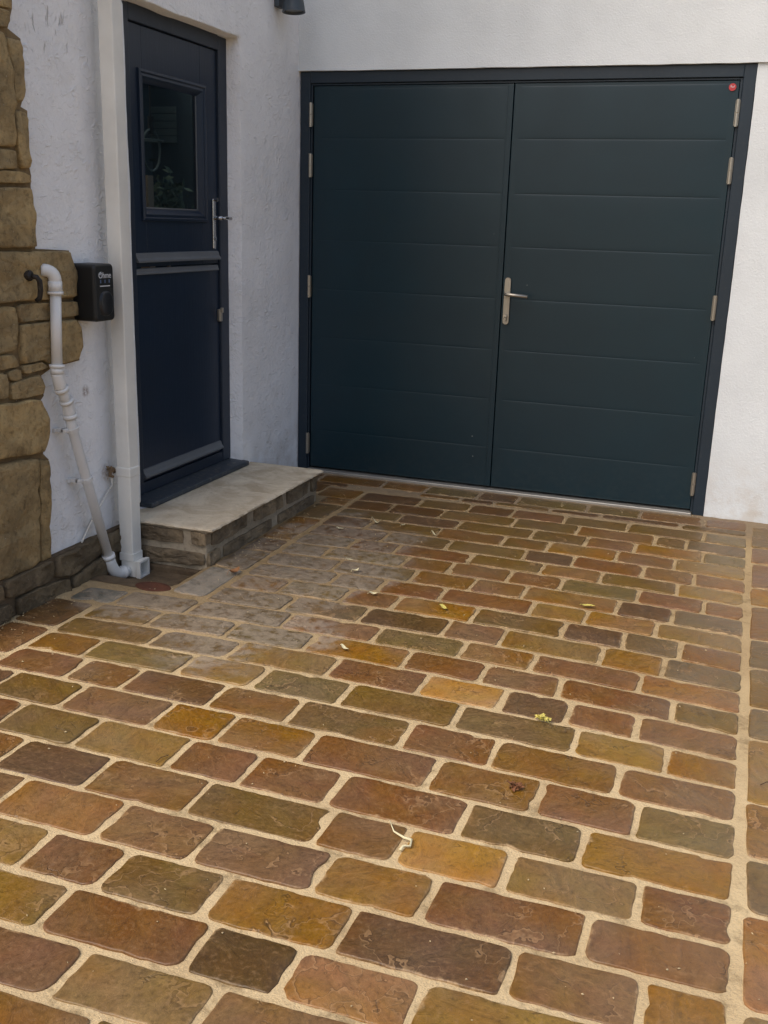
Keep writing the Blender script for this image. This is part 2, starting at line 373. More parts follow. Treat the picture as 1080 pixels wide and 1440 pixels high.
PAL = dict(B=(122, 88, 48), R=(118, 78, 46), P=(92, 66, 46), O=(142, 102, 42), Y=(138, 110, 62), G=(108, 86, 45), K=(112, 98, 64),
           S=(106, 92, 76), M=(124, 90, 62), L=(172, 128, 62), D=(78, 60, 36), C=(150, 106, 66), W=(142, 134, 118), U=(108, 108, 98))
ALB = .77
PAL = {k: tuple((.70*c+.30*b)*k_ for c, b, k_ in zip(v, (121, 92, 52), (1.03, 1.015, .90))) for k, v in PAL.items() if k not in 'WUL'} | {k: PAL[k] for k in 'WUL'}
def paver_bm(x0, x1, y0, y1, bm=None, code='B', jt=.0085, seed=0, rc=None, tone=1.0):
    """x0..x1 between joint centres; y0(x), y1(x) functions of the joint centre lines"""
    own = bm is None
    if own: bm = bmesh.new()
    ew = bm.verts.layers.float.get('edge_wear') or bm.verts.layers.float.new('edge_wear')
    lay = bm.loops.layers.float_color.get('stone_colour') or bm.loops.layers.float_color.new('stone_colour')
    rg = random.Random(seed)
    w, cx = x1-x0, (x0+x1)/2; h = abs(y1(cx)-y0(cx)); 
    js = [jt*rg.uniform(.7, 1.3) for _ in range(4)]
    ax0, ax1 = x0+js[0], x1-js[1]
    rad = [rg.uniform(.007, .026) for _ in range(4)]
    rad = [min(r_, h*.3, w*.3) for r_ in rad]
    # rounded rectangle outline in (u,v), then mapped
    W2, H2 = (ax1-ax0), h-js[2]-js[3]
    pts = []
    def corner(cx_, cy_, a0, r_):
        for k in range(4):
            a = a0+math.pi/2*k/3; pts.append((cx_+r_*math.cos(a), cy_+r_*math.sin(a)))
    corner(rad[0], rad[0], math.pi, rad[0]); 
    n = max(2, int(W2/.022))
    def side(pa, pb, n):
        for k in range(1, n): t = k/n; pts.append((pa[0]+(pb[0]-pa[0])*t, pa[1]+(pb[1]-pa[1])*t))
    side((rad[0], 0), (W2-rad[1], 0), n)
    corner(W2-rad[1], rad[1], -math.pi/2, rad[1]); side((W2, rad[1]), (W2, H2-rad[2]), 5)
    corner(W2-rad[2], H2-rad[2], 0, rad[2]); side((W2-rad[2], H2), (rad[3], H2), n)
    corner(rad[3], H2-rad[3], math.pi/2, rad[3]); side((0, H2-rad[3]), (0, rad[0]), 5)
    so = rg.uniform(0, 100)
    tilt = (rg.uniform(-.006, .006), rg.uniform(-.010, .010)); zt = rg.uniform(-.0010, .0014)
    skew = rg.uniform(-.004, .004)
    out = []
    for (u, v) in pts:
        n1 = nz(u+so, v, 1, 26)*.0034+nz(u, v+so, 3, 85)*.0034
        c = Vector((W2/2, H2/2)); d = Vector((u, v))-c; L = d.length or 1
        p = c+d*(1+n1/L)
        # occasional chipped bite
        b = max(0, nz(u+so*2, v+so, 9, 12)-.46)*.05
        p -= d/L*b
        X = ax0+p.x+skew*(p.y/H2-.5)
        Y = y0(X)+js[2]*(1 if y1(cx) > y0(cx) else -1)+p.y*(1 if y1(cx) > y0(cx) else -1)
        out.append((X, Y))
    cxx = sum(p[0] for p in out)/len(out); cyy = sum(p[1] for p in out)/len(out)
    def ring(inset, z):
        vs = []
        for (X, Y) in out:
            d = Vector((cxx-X, cyy-Y)); L = d.length
            k = min(.9, inset/L*1.2)
            x_, y_ = X+d.x*k, Y+d.y*k
            zz = z
            if z > -.004: zz += zt+tilt[0]*(x_-cxx)+tilt[1]*(y_-cyy)+nz(x_+so, y_, 0, 18)*.0016
            vs.append(bm.verts.new((x_, y_, zz)))
        return vs
    r0 = ring(0, -.022); r1 = ring(0.0003, -.0030); r2 = ring(.0009, -.0010); r3 = ring(.0020, .0003); r3b = ring(.0045, .0009); r4 = ring(.03, .0010)
    for ring_, val in ((r0, 1), (r1, 1), (r2, 1), (r3, .95), (r3b, .85), (r4, 0)):
        for v in ring_: v[ew] = val
    rr = [r0, r1, r2, r3, r3b, r4]; fs = []
    flip = y1(cx) < y0(cx)
    for a, b in zip(rr, rr[1:]):
        for k in range(len(a)):
            q = (a[k], a[(k+1) % len(a)], b[(k+1) % len(a)], b[k])
            fs.append(bm.faces.new(q[::-1] if flip else q))
    fs.append(bm.faces.new(r4[::-1] if flip else r4))
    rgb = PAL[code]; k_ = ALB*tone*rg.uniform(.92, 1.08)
    c4 = lin(*rgb, k_); c4 = (c4[0], c4[1], c4[2], rg.random())
    for f in fs:
        f.smooth = True
        for lp in f.loops: lp[lay] = c4
    return bm, (cxx, cyy)

BND = [(-.012,.0028,-.318),(-0.0321,0.0030,-0.4736),(-0.0336,0.0022,-0.6372),(-0.0345,0.0005,-0.7929),(-0.0368,-0.0012,-0.9563),(-0.0401,-0.0030,-1.1185),(-0.0434,-0.0050,-1.2704),(-0.0449,-0.0068,-1.4297),(-0.0446,-0.0085,-1.5922),(-0.0449,-0.0103,-1.7493),(-0.0456,-0.0117,-1.9141),(-0.0447,-0.0126,-2.0817),(-0.0422,-0.0133,-2.2355),(-0.0375,-0.0146,-2.3904),(-0.0306,-0.0168,-2.5538),(-0.0226,-0.0186,-2.7191),(-0.0147,-0.0188,-2.8890),(-0.0076,-0.0161,-3.0631),(-0.0018,-0.0111,-3.2349),(0.0022,-0.0014,-3.3991),(0.0047,0.0081,-3.5627),(0.0054,0.0135,-3.7213),(0.0038,0.0208,-3.8717),(0.0012,0.0294,-4.0192)]
ROWS = [
([.565,.886,1.153,1.375,1.639,1.951,2.309], 'PGPRGGK'),
([.565,.783,1.053,1.419,1.732,2.095,2.238], 'PPGGBGS'),
([.565,.883,1.180,1.542,1.798,2.019,2.318], 'SPGGMOK'),
([.565,.786,1.128,1.438,1.646,1.956,2.210], 'PGBGOMY'),
([.565,.923,1.224,1.575,1.790,2.092,2.301], 'PGGPRBM'),
([.565,.818,1.032,1.369,1.682,1.935,2.242], 'SPRGOGY'),
([.565,.766,1.118,1.321,1.577,1.793,2.101,2.352], 'SKBBMKRM'),
([.565,.870,1.211,1.462,1.674,2.041,2.247], 'SSBMOPS'),
([.565,.922,1.128,1.381,1.737,1.944,2.200], 'SSRRYOY'),
([.565,.777,1.037,1.244,1.551,1.890,2.105,2.297], 'BKMOGPSM'),
([.565,.874,1.174,1.492,1.701,2.050,2.255], 'SSDMYOS'),
([.085,.273,.565,.936,1.282,1.596,1.845,2.196], 'USSMKORC'),
([.240,.497,.795,1.094,1.447,1.712,1.960,2.310], 'GSKORMRG'),
([.230,.597,.887,1.246,1.551,1.812,2.015,2.219], 'GSYRLPRM'),
([.232,.448,.799,1.062,1.351,1.712,2.064,2.316], 'BKYKGGYO'),
([.232,.500,.701,1.001,1.260,1.608,1.863,2.207], 'RMPBGRBM'),
([.235,.348,.603,.913,1.123,1.382,1.739,2.025,2.270], 'PGMOORBRK'),
([.235,.515,.777,1.074,1.287,1.532,1.873,2.161], 'RGYRRRGO'),
([.235,.420,.655,.931,1.227,1.570,1.766,2.019,2.308], 'GMPBGBLYR'),
([.235,.520,.787,1.089,1.340,1.636,1.883,2.218], 'KBCBMORM'),
([.235,.510,.750,.997,1.201,1.455,1.751,2.097,2.348], 'GOYRGOPBO'),
([.235,.480,.830,1.164,1.502,1.699,1.952,2.290], 'MSYRDCYR'),
([.235,.620,.900,1.307,1.599,1.890,2.160], 'BORYBOM'),
]
def bfun(c): return lambda x: c[0]*(x-1.5)**2+c[1]*(x-1.5)+c[2]
npv = 0
def add_paver(x0, x1, ya, yb, code, seed, jt=.0085, tone=1.0):
    global npv
    bm, (cx, cy) = paver_bm(x0, x1, yb, ya, None, code, jt, seed, None, tone)
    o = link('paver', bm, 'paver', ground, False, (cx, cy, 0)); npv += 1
    return o
XR = 2.507
for ri, (xl, cd) in enumerate(ROWS):
    ya, yb = bfun(BND[ri]), bfun(BND[ri+1]); xl2 = xl+[XR]
    for i, cde in enumerate(cd): add_paver(xl2[i], xl2[i+1], ya, yb, cde, ri*40+i+1)
cst = lambda v: (lambda x: v)
# course along the garage threshold, and the thin slivers in front of it
t0 = [.02, .21, .584, .839, 1.131, 1.344, 1.711, 1.982, 2.296, XR]
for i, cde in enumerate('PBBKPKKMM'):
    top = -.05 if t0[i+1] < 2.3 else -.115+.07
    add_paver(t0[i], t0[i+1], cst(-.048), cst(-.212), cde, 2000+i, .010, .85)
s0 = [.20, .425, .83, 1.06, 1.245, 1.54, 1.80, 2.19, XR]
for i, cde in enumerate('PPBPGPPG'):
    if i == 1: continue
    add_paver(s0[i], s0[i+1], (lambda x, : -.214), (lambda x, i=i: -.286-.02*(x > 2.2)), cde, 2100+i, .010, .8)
# border beside the step
sb = [-.318, -.505, -.632, -.912, -1.289, -1.479, -1.738, -2.083]
for i, cde in enumerate('BBSBPSW'):
    add_paver(.395 if i else .33, .553, cst(sb[i]), cst(sb[i+1]), cde, 2200+i, .0075)
add_paver(.02, .33, cst(-.225), cst(-.45), 'P', 2230)
# border under the left wall
wb = [-2.296, -2.552, -2.80, -3.06, -3.33, -3.6, -3.9, -4.2]
for i, cde in enumerate('PMGBRKO'):
    add_paver(.035, .228, cst(wb[i]), cst(wb[i+1]), cde, 2300+i, .012)
# border on the right
rb = [-.105, -.475, -.728, -1.066, -1.287, -1.651, -1.916, -2.228, -2.443, -2.804, -3.057, -3.274, -3.573, -3.9, -4.2]
for i, cde in enumerate('GMMOBGGSYOSCYB'):
    add_paver(XR+.012, 2.80, cst(rb[i]), cst(rb[i+1]), cde, 2400+i, .009)
# the drive outside the picture: the same courses, joined
bm = bmesh.new(); rg = random.Random(5); codes = 'BRPOYGKSMLDC'
y = -.12; k = 0
while y > -5.6:
    x = 2.812
    while x < 4.6:
        wd = rg.uniform(.2, .34); paver_bm(x, min(x+wd, 4.6), cst(y-.16), cst(y), bm, rg.choice(codes), .0085, 5000+k); x += wd; k += 1
    y -= .16
y = -4.19
c_last = BND[-1]
while y > -5.6:
    x = .035
    while x < 2.80:
        wd = rg.uniform(.2, .34); paver_bm(x, min(x+wd, 2.80), cst(y-.16), cst(y), bm, rg.choice(codes), .0085, 7000+k); x += wd; k += 1
    y -= .16
o = link('paver', bm, 'paver', ground); o['kind'] = 'stuff'

# row of pavers below the last measured course
x = .235; k = 0
for x1, cde in zip([.52, .84, 1.12, 1.43, 1.70, 2.02, 2.28, XR], 'GRYBKMCG'):
    add_paver(x, x1, bfun(BND[-1]), (lambda x_: -4.19), cde, 2500+k); x = x1; k += 1

# ------------------------------------------------------------------ rock helper for walling stones
def rock(poly, axis, base, out, seed, amp=.006, gap=.0, edge=.014, joggle=.5):
    """poly: corners (a,z). axis 'x': face looks to +x, coordinates (y,z); axis '-y': face looks to -y, coordinates (x,z)."""
    rg = random.Random(seed); so = rg.uniform(0, 50)
    P = [Vector(p) for p in poly]
    area = sum(P[i].x*P[(i+1) % len(P)].y-P[(i+1) % len(P)].x*P[i].y for i in range(len(P)))
    if area < 0: P.reverse()
    c = sum(P, Vector((0, 0)))/len(P)
    res = []
    for i in range(len(P)):
        a, b = P[i], P[(i+1) % len(P)]; n = max(1, int((b-a).length/.022))
        for k in range(n): res.append(a.lerp(b, k/n))
    out2 = []
    N = len(res)
    for i, p in enumerate(res):        # soften corners, then roughen
        q = p*.76+(res[i-1]+res[(i+1) % N])*.12
        d = (q-c); L = d.length or 1
        q = q+d/L*(nz(q.x+so, q.y, 2, 18)*.006+nz(q.x, q.y+so, 4, 50)*.003-gap)
        out2.append(q)
    bm = bmesh.new(); rings = []
    fr = [(1.0, -.03), (1.0, out*.7), (.975, out*.96), (.90, out), (.72, out), (.5, out), (.25, out)]
    for (k, dep) in fr:
        vs = []
        for q in out2:
            r_ = c+(q-c)*k
            e = 0 if dep < 0 else (nz(r_.x+so, r_.y*1.6, 7, 11)*amp*1.6+nz(r_.x, r_.y*1.5+so, 8, 34)*amp*.9+abs(nz(r_.x+so, r_.y+so, 4, 20))*amp*1.2)*(0.5 if k == 1 else 1)
            d = base+dep+e
            co = (d, r_.x, r_.y) if axis == 'x' else (r_.x, -d, r_.y)
            vs.append(bm.verts.new(co))
        rings.append(vs)
    e = out+nz(c.x+so, c.y, 7, 11)*amp*1.6
    cen = bm.verts.new((base+e, c.x, c.y) if axis == 'x' else (c.x, -(base+e), c.y))
    for a, b in zip(rings, rings[1:]):
        for k in range(len(a)): bm.faces.new((a[k], a[(k+1) % len(a)], b[(k+1) % len(a)], b[k]))
    for k in range(len(out2)): bm.faces.new((rings[-1][k], rings[-1][(k+1) % len(out2)], cen))
    if axis == '-y':
        pass
    bmesh.ops.recalc_face_normals(bm, faces=bm.faces)
    return bm
def poly_prism(bm, poly, x0, x1, axis='x'):
    P = poly; f = (lambda d, p: (d, p[0], p[1])) if axis == 'x' else (lambda d, p: (p[0], -d, p[1]))
    a = [bm.verts.new(f(x0, p)) for p in P]; b = [bm.verts.new(f(x1, p)) for p in P]
    bm.faces.new(a); bm.faces.new(b)
    for i in range(len(P)): bm.faces.new((a[i], a[(i+1) % len(P)], b[(i+1) % len(P)], b[i]))
    bmesh.ops.recalc_face_normals(bm, faces=bm.faces); bmesh.ops.triangulate(bm, faces=[q for q in bm.faces if len(q.verts) > 4])

# ------------------------------------------------------------------ left house wall (face looks to +x) with door opening
DY0, DY1, DZ0, DZ1 = -1.640, -.685, .165, 2.205
house = thing('house_wall', 'rough white rendered side wall of the house with tan stone quoins at its left end', 'wall', (0, -2.2, 0))
bm = bmesh.new()
st = .035
ys_ = sorted(set([round(v, 4) for v in frange(-2.80, DY0, .035)+frange(DY0, DY1, .04)+frange(DY1, 0.06, .035)]))
zs_ = sorted(set([round(v, 4) for v in frange(-.08, DZ0, .04)+frange(DZ0, DZ1, .04)+frange(DZ1, 3.3, .05)]+[4.0, 5.0, 6.2]))
V = {}
def wv(y, z):
    k = (round(y, 4), round(z, 4))
    if k not in V: V[k] = bm.verts.new((0, y, z))
    return V[k]
for i in range(len(ys_)-1):
    for j in range(len(zs_)-1):
        ym, zm = (ys_[i]+ys_[i+1])/2, (zs_[j]+zs_[j+1])/2
        if DY0 < ym < DY1 and DZ0-.001 < zm < DZ1: continue
        if DY0 < ym < DY1 and zm < DZ0: pass
        bm.faces.new((wv(ys_[i], zs_[j]), wv(ys_[i+1], zs_[j]), wv(ys_[i+1], zs_[j+1]), wv(ys_[i], zs_[j+1])))
edges = [e for e in bm.edges if e.is_boundary and all(DY0-.001 <= v.co.y <= DY1+.001 and DZ0-.001 <= v.co.z <= DZ1+.001 for v in e.verts)]
r_ = bmesh.ops.extrude_edge_only(bm, edges=edges)
nv = [g_ for g_ in r_['geom'] if isinstance(g_, bmesh.types.BMVert)]
for v in nv: v.co.x -= .13
edges = [e for e in edges if e.is_valid]
bmesh.ops.bevel(bm, geom=edges, offset=.022, segments=4, affect='EDGES', profile=.5)
for v in bm.verts:
    y, z = v.co.y, v.co.z
    a = .0035*nz(y, z, 0, 3)+.0016*nz(y, z, 3, 13)
    v.co.x += a
    if DY0-.05 < y < DY1+.05 and DZ0-.05 < z < DZ1+.05:
        v.co.y += .005*nz(y, z, 8, 7)*(1 if y > -1.4 else .3); v.co.z += .006*nz(y, z, 9, 6)*(1 if z > 2 else 0)
bmesh.ops.recalc_face_normals(bm, faces=bm.faces)
rf = link('rendered_face', bm, 'render_coarse', house, True)
# mortar behind the quoin stones follows their ragged edge with the render
edge = [(-2.29,2.076),(-2.295,2.029),(-2.323,1.965),(-2.262,1.944),(-2.255,1.785),(-2.283,1.732),(-2.250,1.723),(-2.257,1.54),(-2.250,1.515),(-2.256,1.482),(-2.252,1.272),(-2.064,1.264),(-2.035,1.212),(-2.035,1.09),(-2.03,1.022),(-2.025,.955),(-2.033,.859),(-2.20,.850),(-2.262,.830),(-2.255,.755),(-2.273,.742),(-2.242,.69),(-2.250,.598),(-2.280,.545),(-2.25,.517),(-2.285,.10)]
bm = bmesh.new(); poly_prism(bm, [(-2.29, 3.25)]+[(-2.31, 2.6)]+edge+[(-2.80, .10), (-2.80, 3.25)], -.03, .008)
link('mortar', bm, 'walljoint', house)
ST = [
[(-2.55,2.06),(-2.315,2.071),(-2.31,2.024),(-2.55,2.014)],[(-2.55,2.006),(-2.327,2.016),(-2.324,1.985),(-2.347,1.96),(-2.55,1.959)],
[(-2.353,1.936),(-2.279,1.936),(-2.266,1.782),(-2.293,1.743),(-2.324,1.745),(-2.326,1.836)],[(-2.56,1.948),(-2.360,1.948),(-2.332,1.831),(-2.337,1.638),(-2.340,1.598),(-2.56,1.597)],
[(-2.328,1.718),(-2.268,1.718),(-2.268,1.539),(-2.314,1.532),(-2.324,1.583)],[(-2.56,1.589),(-2.340,1.591),(-2.332,1.530),(-2.56,1.524)],
[(-2.56,1.513),(-2.33,1.525),(-2.268,1.517),(-2.270,1.489),(-2.56,1.480)],[(-2.70,1.471),(-2.270,1.474),(-2.262,1.391),(-2.264,1.277),(-2.70,1.279)],
[(-2.62,1.268),(-2.083,1.262),(-2.050,1.214),(-2.051,1.098),(-2.62,1.099)],
[(-2.389,1.090),(-2.044,1.082),(-2.046,1.027),(-2.377,1.027)],[(-2.60,1.090),(-2.395,1.084),(-2.383,1.022),(-2.406,.937),(-2.449,.930),(-2.60,.936)],
[(-2.376,1.020),(-2.053,1.015),(-2.040,.959),(-2.048,.866),(-2.219,.858),(-2.264,.887),(-2.376,.884)],[(-2.62,.929),(-2.413,.923),(-2.388,.877),(-2.62,.880)],
[(-2.381,.880),(-2.273,.880),(-2.227,.857),(-2.373,.847)],[(-2.457,.867),(-2.387,.870),(-2.387,.831),(-2.448,.834)],
[(-2.64,.870),(-2.464,.863),(-2.452,.825),(-2.458,.779),(-2.64,.783)],[(-2.442,.826),(-2.285,.837),(-2.264,.822),(-2.266,.762),(-2.444,.767)],
[(-2.66,.774),(-2.29,.749),(-2.256,.696),(-2.261,.605),(-2.290,.553),(-2.66,.587)],[(-2.70,.572),(-2.325,.540),(-2.353,.154),(-2.416,.146),(-2.70,.150)],
[(-2.316,.535),(-2.262,.518),(-2.290,.148),(-2.347,.149)],
]
for i, p in enumerate(ST):
    big = i in (7, 8, 11, 17, 18, 3)
    link('stone', rock(p, 'x', .004, .020 if not big else .026, 100+i, .006 if big else .005), 'quoin', house, True)
# upper and out-of-view stones
rg = random.Random(3); zc = 2.085; k = 0
while zc < 3.2:
    hh = rg.uniform(.12, .24); link('stone', rock([(-2.62, zc+hh-.012), (-2.33+rg.uniform(-.02, .04), zc+hh-.012), (-2.33+rg.uniform(-.02, .04), zc), (-2.62, zc)], 'x', .004, .02, 300+k), 'quoin', house); zc += hh; k += 1
# the house corner: end wall returning away from the drive, its quoins out of view
bm = bmesh.new(); box(bm, -3.2, -.002, -2.80, -2.60, -.08, 6.2); link('end_wall', bm, 'walljoint', house)
bm = bmesh.new(); zc = .0; k = 0
while zc < 3.4:
    hh = rg.uniform(.14, .26); xx = -.005
    while xx > -1.6:
        ww = rg.uniform(.25, .5); b2 = rock([(xx-ww+.012, zc+hh-.012), (xx, zc+hh-.012), (xx, zc), (xx-ww+.012, zc)], '-y', 2.804, .02, 400+k); k += 1
        tmp = bpy.data.meshes.new('tmp'); b2.to_mesh(tmp); b2.free(); bm.from_mesh(tmp); bpy.data.meshes.remove(tmp); xx -= ww
    zc += hh
for (z0_, z1_) in [(.16, .57), (.60, .77), (.80, .92), (.94, 1.08), (1.11, 1.27), (1.29, 1.47), (1.49, 1.93), (1.96, 2.06), (2.1, 2.4), (2.42, 2.7)]:
    b2 = rock([(-2.79, z0_), (-2.72, z0_), (-2.72, z1_), (-2.79, z1_)], 'x', .004, .02, 900+int(z0_*50))
    tmp = bpy.data.meshes.new('tmp'); b2.to_mesh(tmp); b2.free(); bm.from_mesh(tmp); bpy.data.meshes.remove(tmp)
o = link('stone', bm, 'quoin', house, True); o['kind'] = 'stuff'
# plinth courses at the foot of the wall
PL = [[(-2.86,.150),(-2.575,.141),(-2.572,.078),(-2.86,.084)],[(-2.565,.144),(-2.296,.144),(-2.290,.083),(-2.381,.068),(-2.562,.080)],[(-2.276,.145),(-2.085,.148),(-1.990,.151),(-1.967,.084),(-2.195,.050),(-2.283,.071)],
[(-2.86,.070),(-2.545,.058),(-2.518,.005),(-2.86,-.01)],[(-2.511,.064),(-2.36,.062),(-2.213,.046),(-2.207,-.012),(-2.387,-.012),(-2.505,-.012)],[(-2.192,.040),(-1.978,.070),(-1.955,-.002),(-1.96,-.06),(-2.149,-.045),(-2.200,-.01)],
[(-1.94,.14),(-1.80,.14),(-1.80,.03),(-1.95,.07)]]
for i, p in enumerate(PL):
    link('stone', rock(p, 'x', .018, .026, 500+i, .008), 'plinth', house, True)
bm = bmesh.new(); poly_prism(bm, [(-2.84, .148), (-1.78, .148), (-1.78, -.08), (-2.84, -.08)], -.03, .026)
link('mortar', bm, 'concrete', house)

# ------------------------------------------------------------------ garage wall (face looks to -y)
gw = thing('garage_wall', 'smooth white rendered wall around and above the wide dark garage doors', 'wall', (2.6, 0, 0))
GX0, GX1, GZ = .004, 2.286, 2.150
def wall_grid(name, x0, x1, z0, z1, y, mat, parent, st=.05, base_wave=False):
    bm = bmesh.new(); xs = frange(x0, x1, st); zs = frange(z0, z1, st)+([4.0, 4.8] if z1 > 3 else [])
    def f(x, z, yy): return (x+(.0022*nz(x, z, 4, 9) if x == x0 else 0), yy+.0022*nz(x, z, 1, 4)*(1 if yy == y else 0), z+(.0025*nz(x, z, 6, 8) if z == z0 else 0))
    fr = [[bm.verts.new(f(x, z, y)) for z in zs] for x in xs]
    for i in range(len(xs)-1):
        for j in range(len(zs)-1): bm.faces.new((fr[i][j], fr[i+1][j], fr[i+1][j+1], fr[i][j+1]))
    # returns to the back
    be = [e for e in bm.edges if e.is_boundary]
    r = bmesh.ops.extrude_edge_only(bm, edges=be)
    for v in r['geom']:
        if isinstance(v, bmesh.types.BMVert): v.co.y = y+.22
    bmesh.ops.recalc_face_normals(bm, faces=bm.faces)
    return link(name, bm, mat, parent, False)
wall_grid('rendered_face', GX1+.001, 4.8, -.05, GZ+.012, -.004, 'render_fine', gw)
wall_grid('lintel_band', -.05, 4.8, GZ+.002, 3.3, -.018, 'render_fine', gw)

# ------------------------------------------------------------------ garage doors
gd = thing('garage_door', 'wide pair of side hinged anthracite garage doors with horizontal panels', 'garage door', (1.145, 0, 0))
bm = bmesh.new()
FW = .056
box(bm, GX0, GX0+FW, .0, .09, -.004, GZ, .003); box(bm, GX1-FW, GX1, .0, .09, -.004, GZ, .003); box(bm, GX0+FW, GX1-FW, .0, .09, GZ-FW, GZ, .003)
link('frame', bm, 'garage_frame', gd)
bm = bmesh.new()      # inner rebate strip, set a little back
box(bm, GX0+FW+.001, GX0+FW+.010, .010, .09, .012, GZ-FW-.002, .001); box(bm, GX1-FW-.012, GX1-FW-.001, .010, .09, .012, GZ-FW-.002, .001)
box(bm, GX0+FW+.010, GX1-FW-.012, .010, .09, GZ-FW-.010, GZ-FW-.002, .001)
link('door_stop', bm, 'garage_frame', gd)
bx('threshold', (.062, 2.226, -.022, .085, -.012, .010), 'alu', gd, .003)
bx('backing', (.05, 2.24, .075, .11, .0, 2.12), 'void', gd)
LX = [(.076, 1.150), (1.157, 2.216)]
PZ = [.022, .240, .505, .770, 1.035, 1.298, 1.560, 1.822, 2.082]
for li, (a, b) in enumerate(LX):
    leaf = bx('door_leaf', (a, b, .0148, .06, PZ[0], PZ[-1]), 'garage', gd, .0025)
    leaf['label'] = ['left garage door leaf', 'right garage door leaf with the handle and red badge'][li]
    for j in range(8):
        z0, z1 = PZ[j]+(.0 if j else .012), PZ[j+1]-(.0 if j < 7 else .014)
        bm = bmesh.new(); x0, x1 = a+.034, b-.034
        # pressed steel panel: soft shoulders into a shallow groove
        prof = [(z0+.0005, .0146), (z0+.0022, .0142), (z0+.008, .0139), (z0+.03, .0136), (z1-.03, .0136), (z1-.007, .0138), (z1-.0022, .0140), (z1-.0005, .0144)]
        nx = 24; rows = []
        for (z, y) in prof:
            row = []
            for i in range(nx+1):
                x = x0+(x1-x0)*i/nx
                t = min(i, nx-i)/1.0
                yy = .0148 if i in (0, nx) else y+.0007*nz(x, z, li+j, 2.2)
                row.append(bm.verts.new((x, yy, z)))
            rows.append(row)
        for p, q in zip(rows, rows[1:]):
            for i in range(nx): bm.faces.new((p[i], p[i+1], q[i+1], q[i]))
        o = link('panel', bm, 'garage', leaf, True)
# meeting strip
bx('meeting_strip', (1.126, 1.1535, .0105, .015, .024, 2.08), 'garage', gd, .0015)
# hinges
for sx, xc in ((0, .066), (1, 2.213)):
    for zc in (1.938, 1.683, 1.047, .160):
        bm = bmesh.new(); x_ = xc+(0 if sx == 0 else .006)
        tube(bm, [(x_, -.006, zc-.060), (x_, -.006, zc-.002)], .0085, 12); tube(bm, [(x_, -.006, zc+.002), (x_, -.006, zc+.060)], .0085, 12)
        box(bm, x_-.010, x_+.010, -.003, .006, zc-.056, zc+.056)
        link('hinge', bm, 'steel', gd, False)
# handle
hp = (1.198, 0, 1.03)
bm = bmesh.new()
pts = []
W_, z0, z1 = .0155, .905, 1.145
for k in range(9): a = math.pi+math.pi*k/8; pts.append((hp[0]-.012+W_*math.cos(a)*1, z0+W_+W_*math.sin(a)))
for k in range(9): a = math.pi*k/8; pts.append((hp[0]-.012+W_*math.cos(a), z1-W_+W_*math.sin(a)))
poly_prism(bm, pts, -.012, -.0025, '-y')
for v in bm.verts: v.co.y = -.012+(v.co.y-min(0, v.co.y))*0 + (0.010 if v.co.y > .005 else 0) if False else v.co.y
link('handle_plate', bm, 'steel', gd)
for o in [c for c in gd.children if c.name.startswith('handle_plate')]: o.location.y += -.001
bm = bmesh.new(); hx = hp[0]-.012
tube(bm, [(hx, .012, 1.062), (hx, -.030, 1.062)], .010, 14)
tube(bm, [(hx, -.030, 1.062)]+[tuple(v) for v in bend((hx+.004, -.048, 1.062), (hx+.02, -.052, 1.062), (hx+.035, -.052, 1.061))]+[(hx+.118, -.050, 1.056)], .0088, 14)
link('lever', bm, 'steel', gd, True)
bm = bmesh.new(); tube(bm, [(hx, -.010, .948), (hx, -.017, .948)], .008, 14); box(bm, hx-.0045, hx+.0045, -.017, -.010, .925, .946, .001)
link('lock_cylinder', bm, 'chrome', gd)
# red round badge with white lettering too small to read
bm = bmesh.new(); tube(bm, [(2.186, .014, 2.052), (2.186, .0085, 2.052)], .0165, 24); bd = link('badge', bm, 'red', gd)

# ------------------------------------------------------------------ text helper
def text_mesh(name, s, size, mat, parent, loc, rot, align='CENTER', ext=.0006):
    cu = bpy.data.curves.new('t', 'FONT'); cu.body = s; cu.size = size; cu.extrude = ext; cu.align_x = align; cu.align_y = 'CENTER'
    to = bpy.data.objects.new('t', cu); col.objects.link(to)
    bpy.context.view_layer.update()
    me = bpy.data.meshes.new_from_object(to.evaluated_get(bpy.context.evaluated_depsgraph_get()))
    bpy.data.objects.remove(to); me.name = name; me.materials.clear(); me.materials.append(M[mat])
    o = bpy.data.objects.new(name, me); col.objects.link(o); o.parent = parent
    o.location = Vector(loc)-world_loc(parent); o.rotation_euler = rot
    return o
text_mesh('badge_print', 'Ruf', .014, 'white_print', bd, (2.186, .0080, 2.0535), (R(90), 0, 0))

# ------------------------------------------------------------------ entrance door in the left wall
dr = thing('entrance_door', 'dark navy stable style entrance door with a glazed top half in the left wall', 'door', (-.07, -1.1, .2))
XO = -.07
fy0, fy1, fz0, fz1 = -1.522, -.688, .196, 2.202
bm = bmesh.new(); fw = .062
box(bm, -.135, XO, -1.645, -1.500, fz0, fz1, .004); box(bm, -.135, XO, -.765, fy1+.004, fz0, fz1, .004)
box(bm, -.135, XO, -1.500, -.765, fz1-fw, fz1+.004, .004); box(bm, -.135, XO-.004, -1.500, -.765, fz0, fz0+.05, .003)
link('frame', bm, 'door_frame', dr)
LXF = XO-.012           # leaf face
ly0, ly1 = -1.497, -.768
lb = bx('lower_leaf', (LXF-.045, LXF, ly0, ly1, fz0+.053, 1.176), 'door', dr, .003)
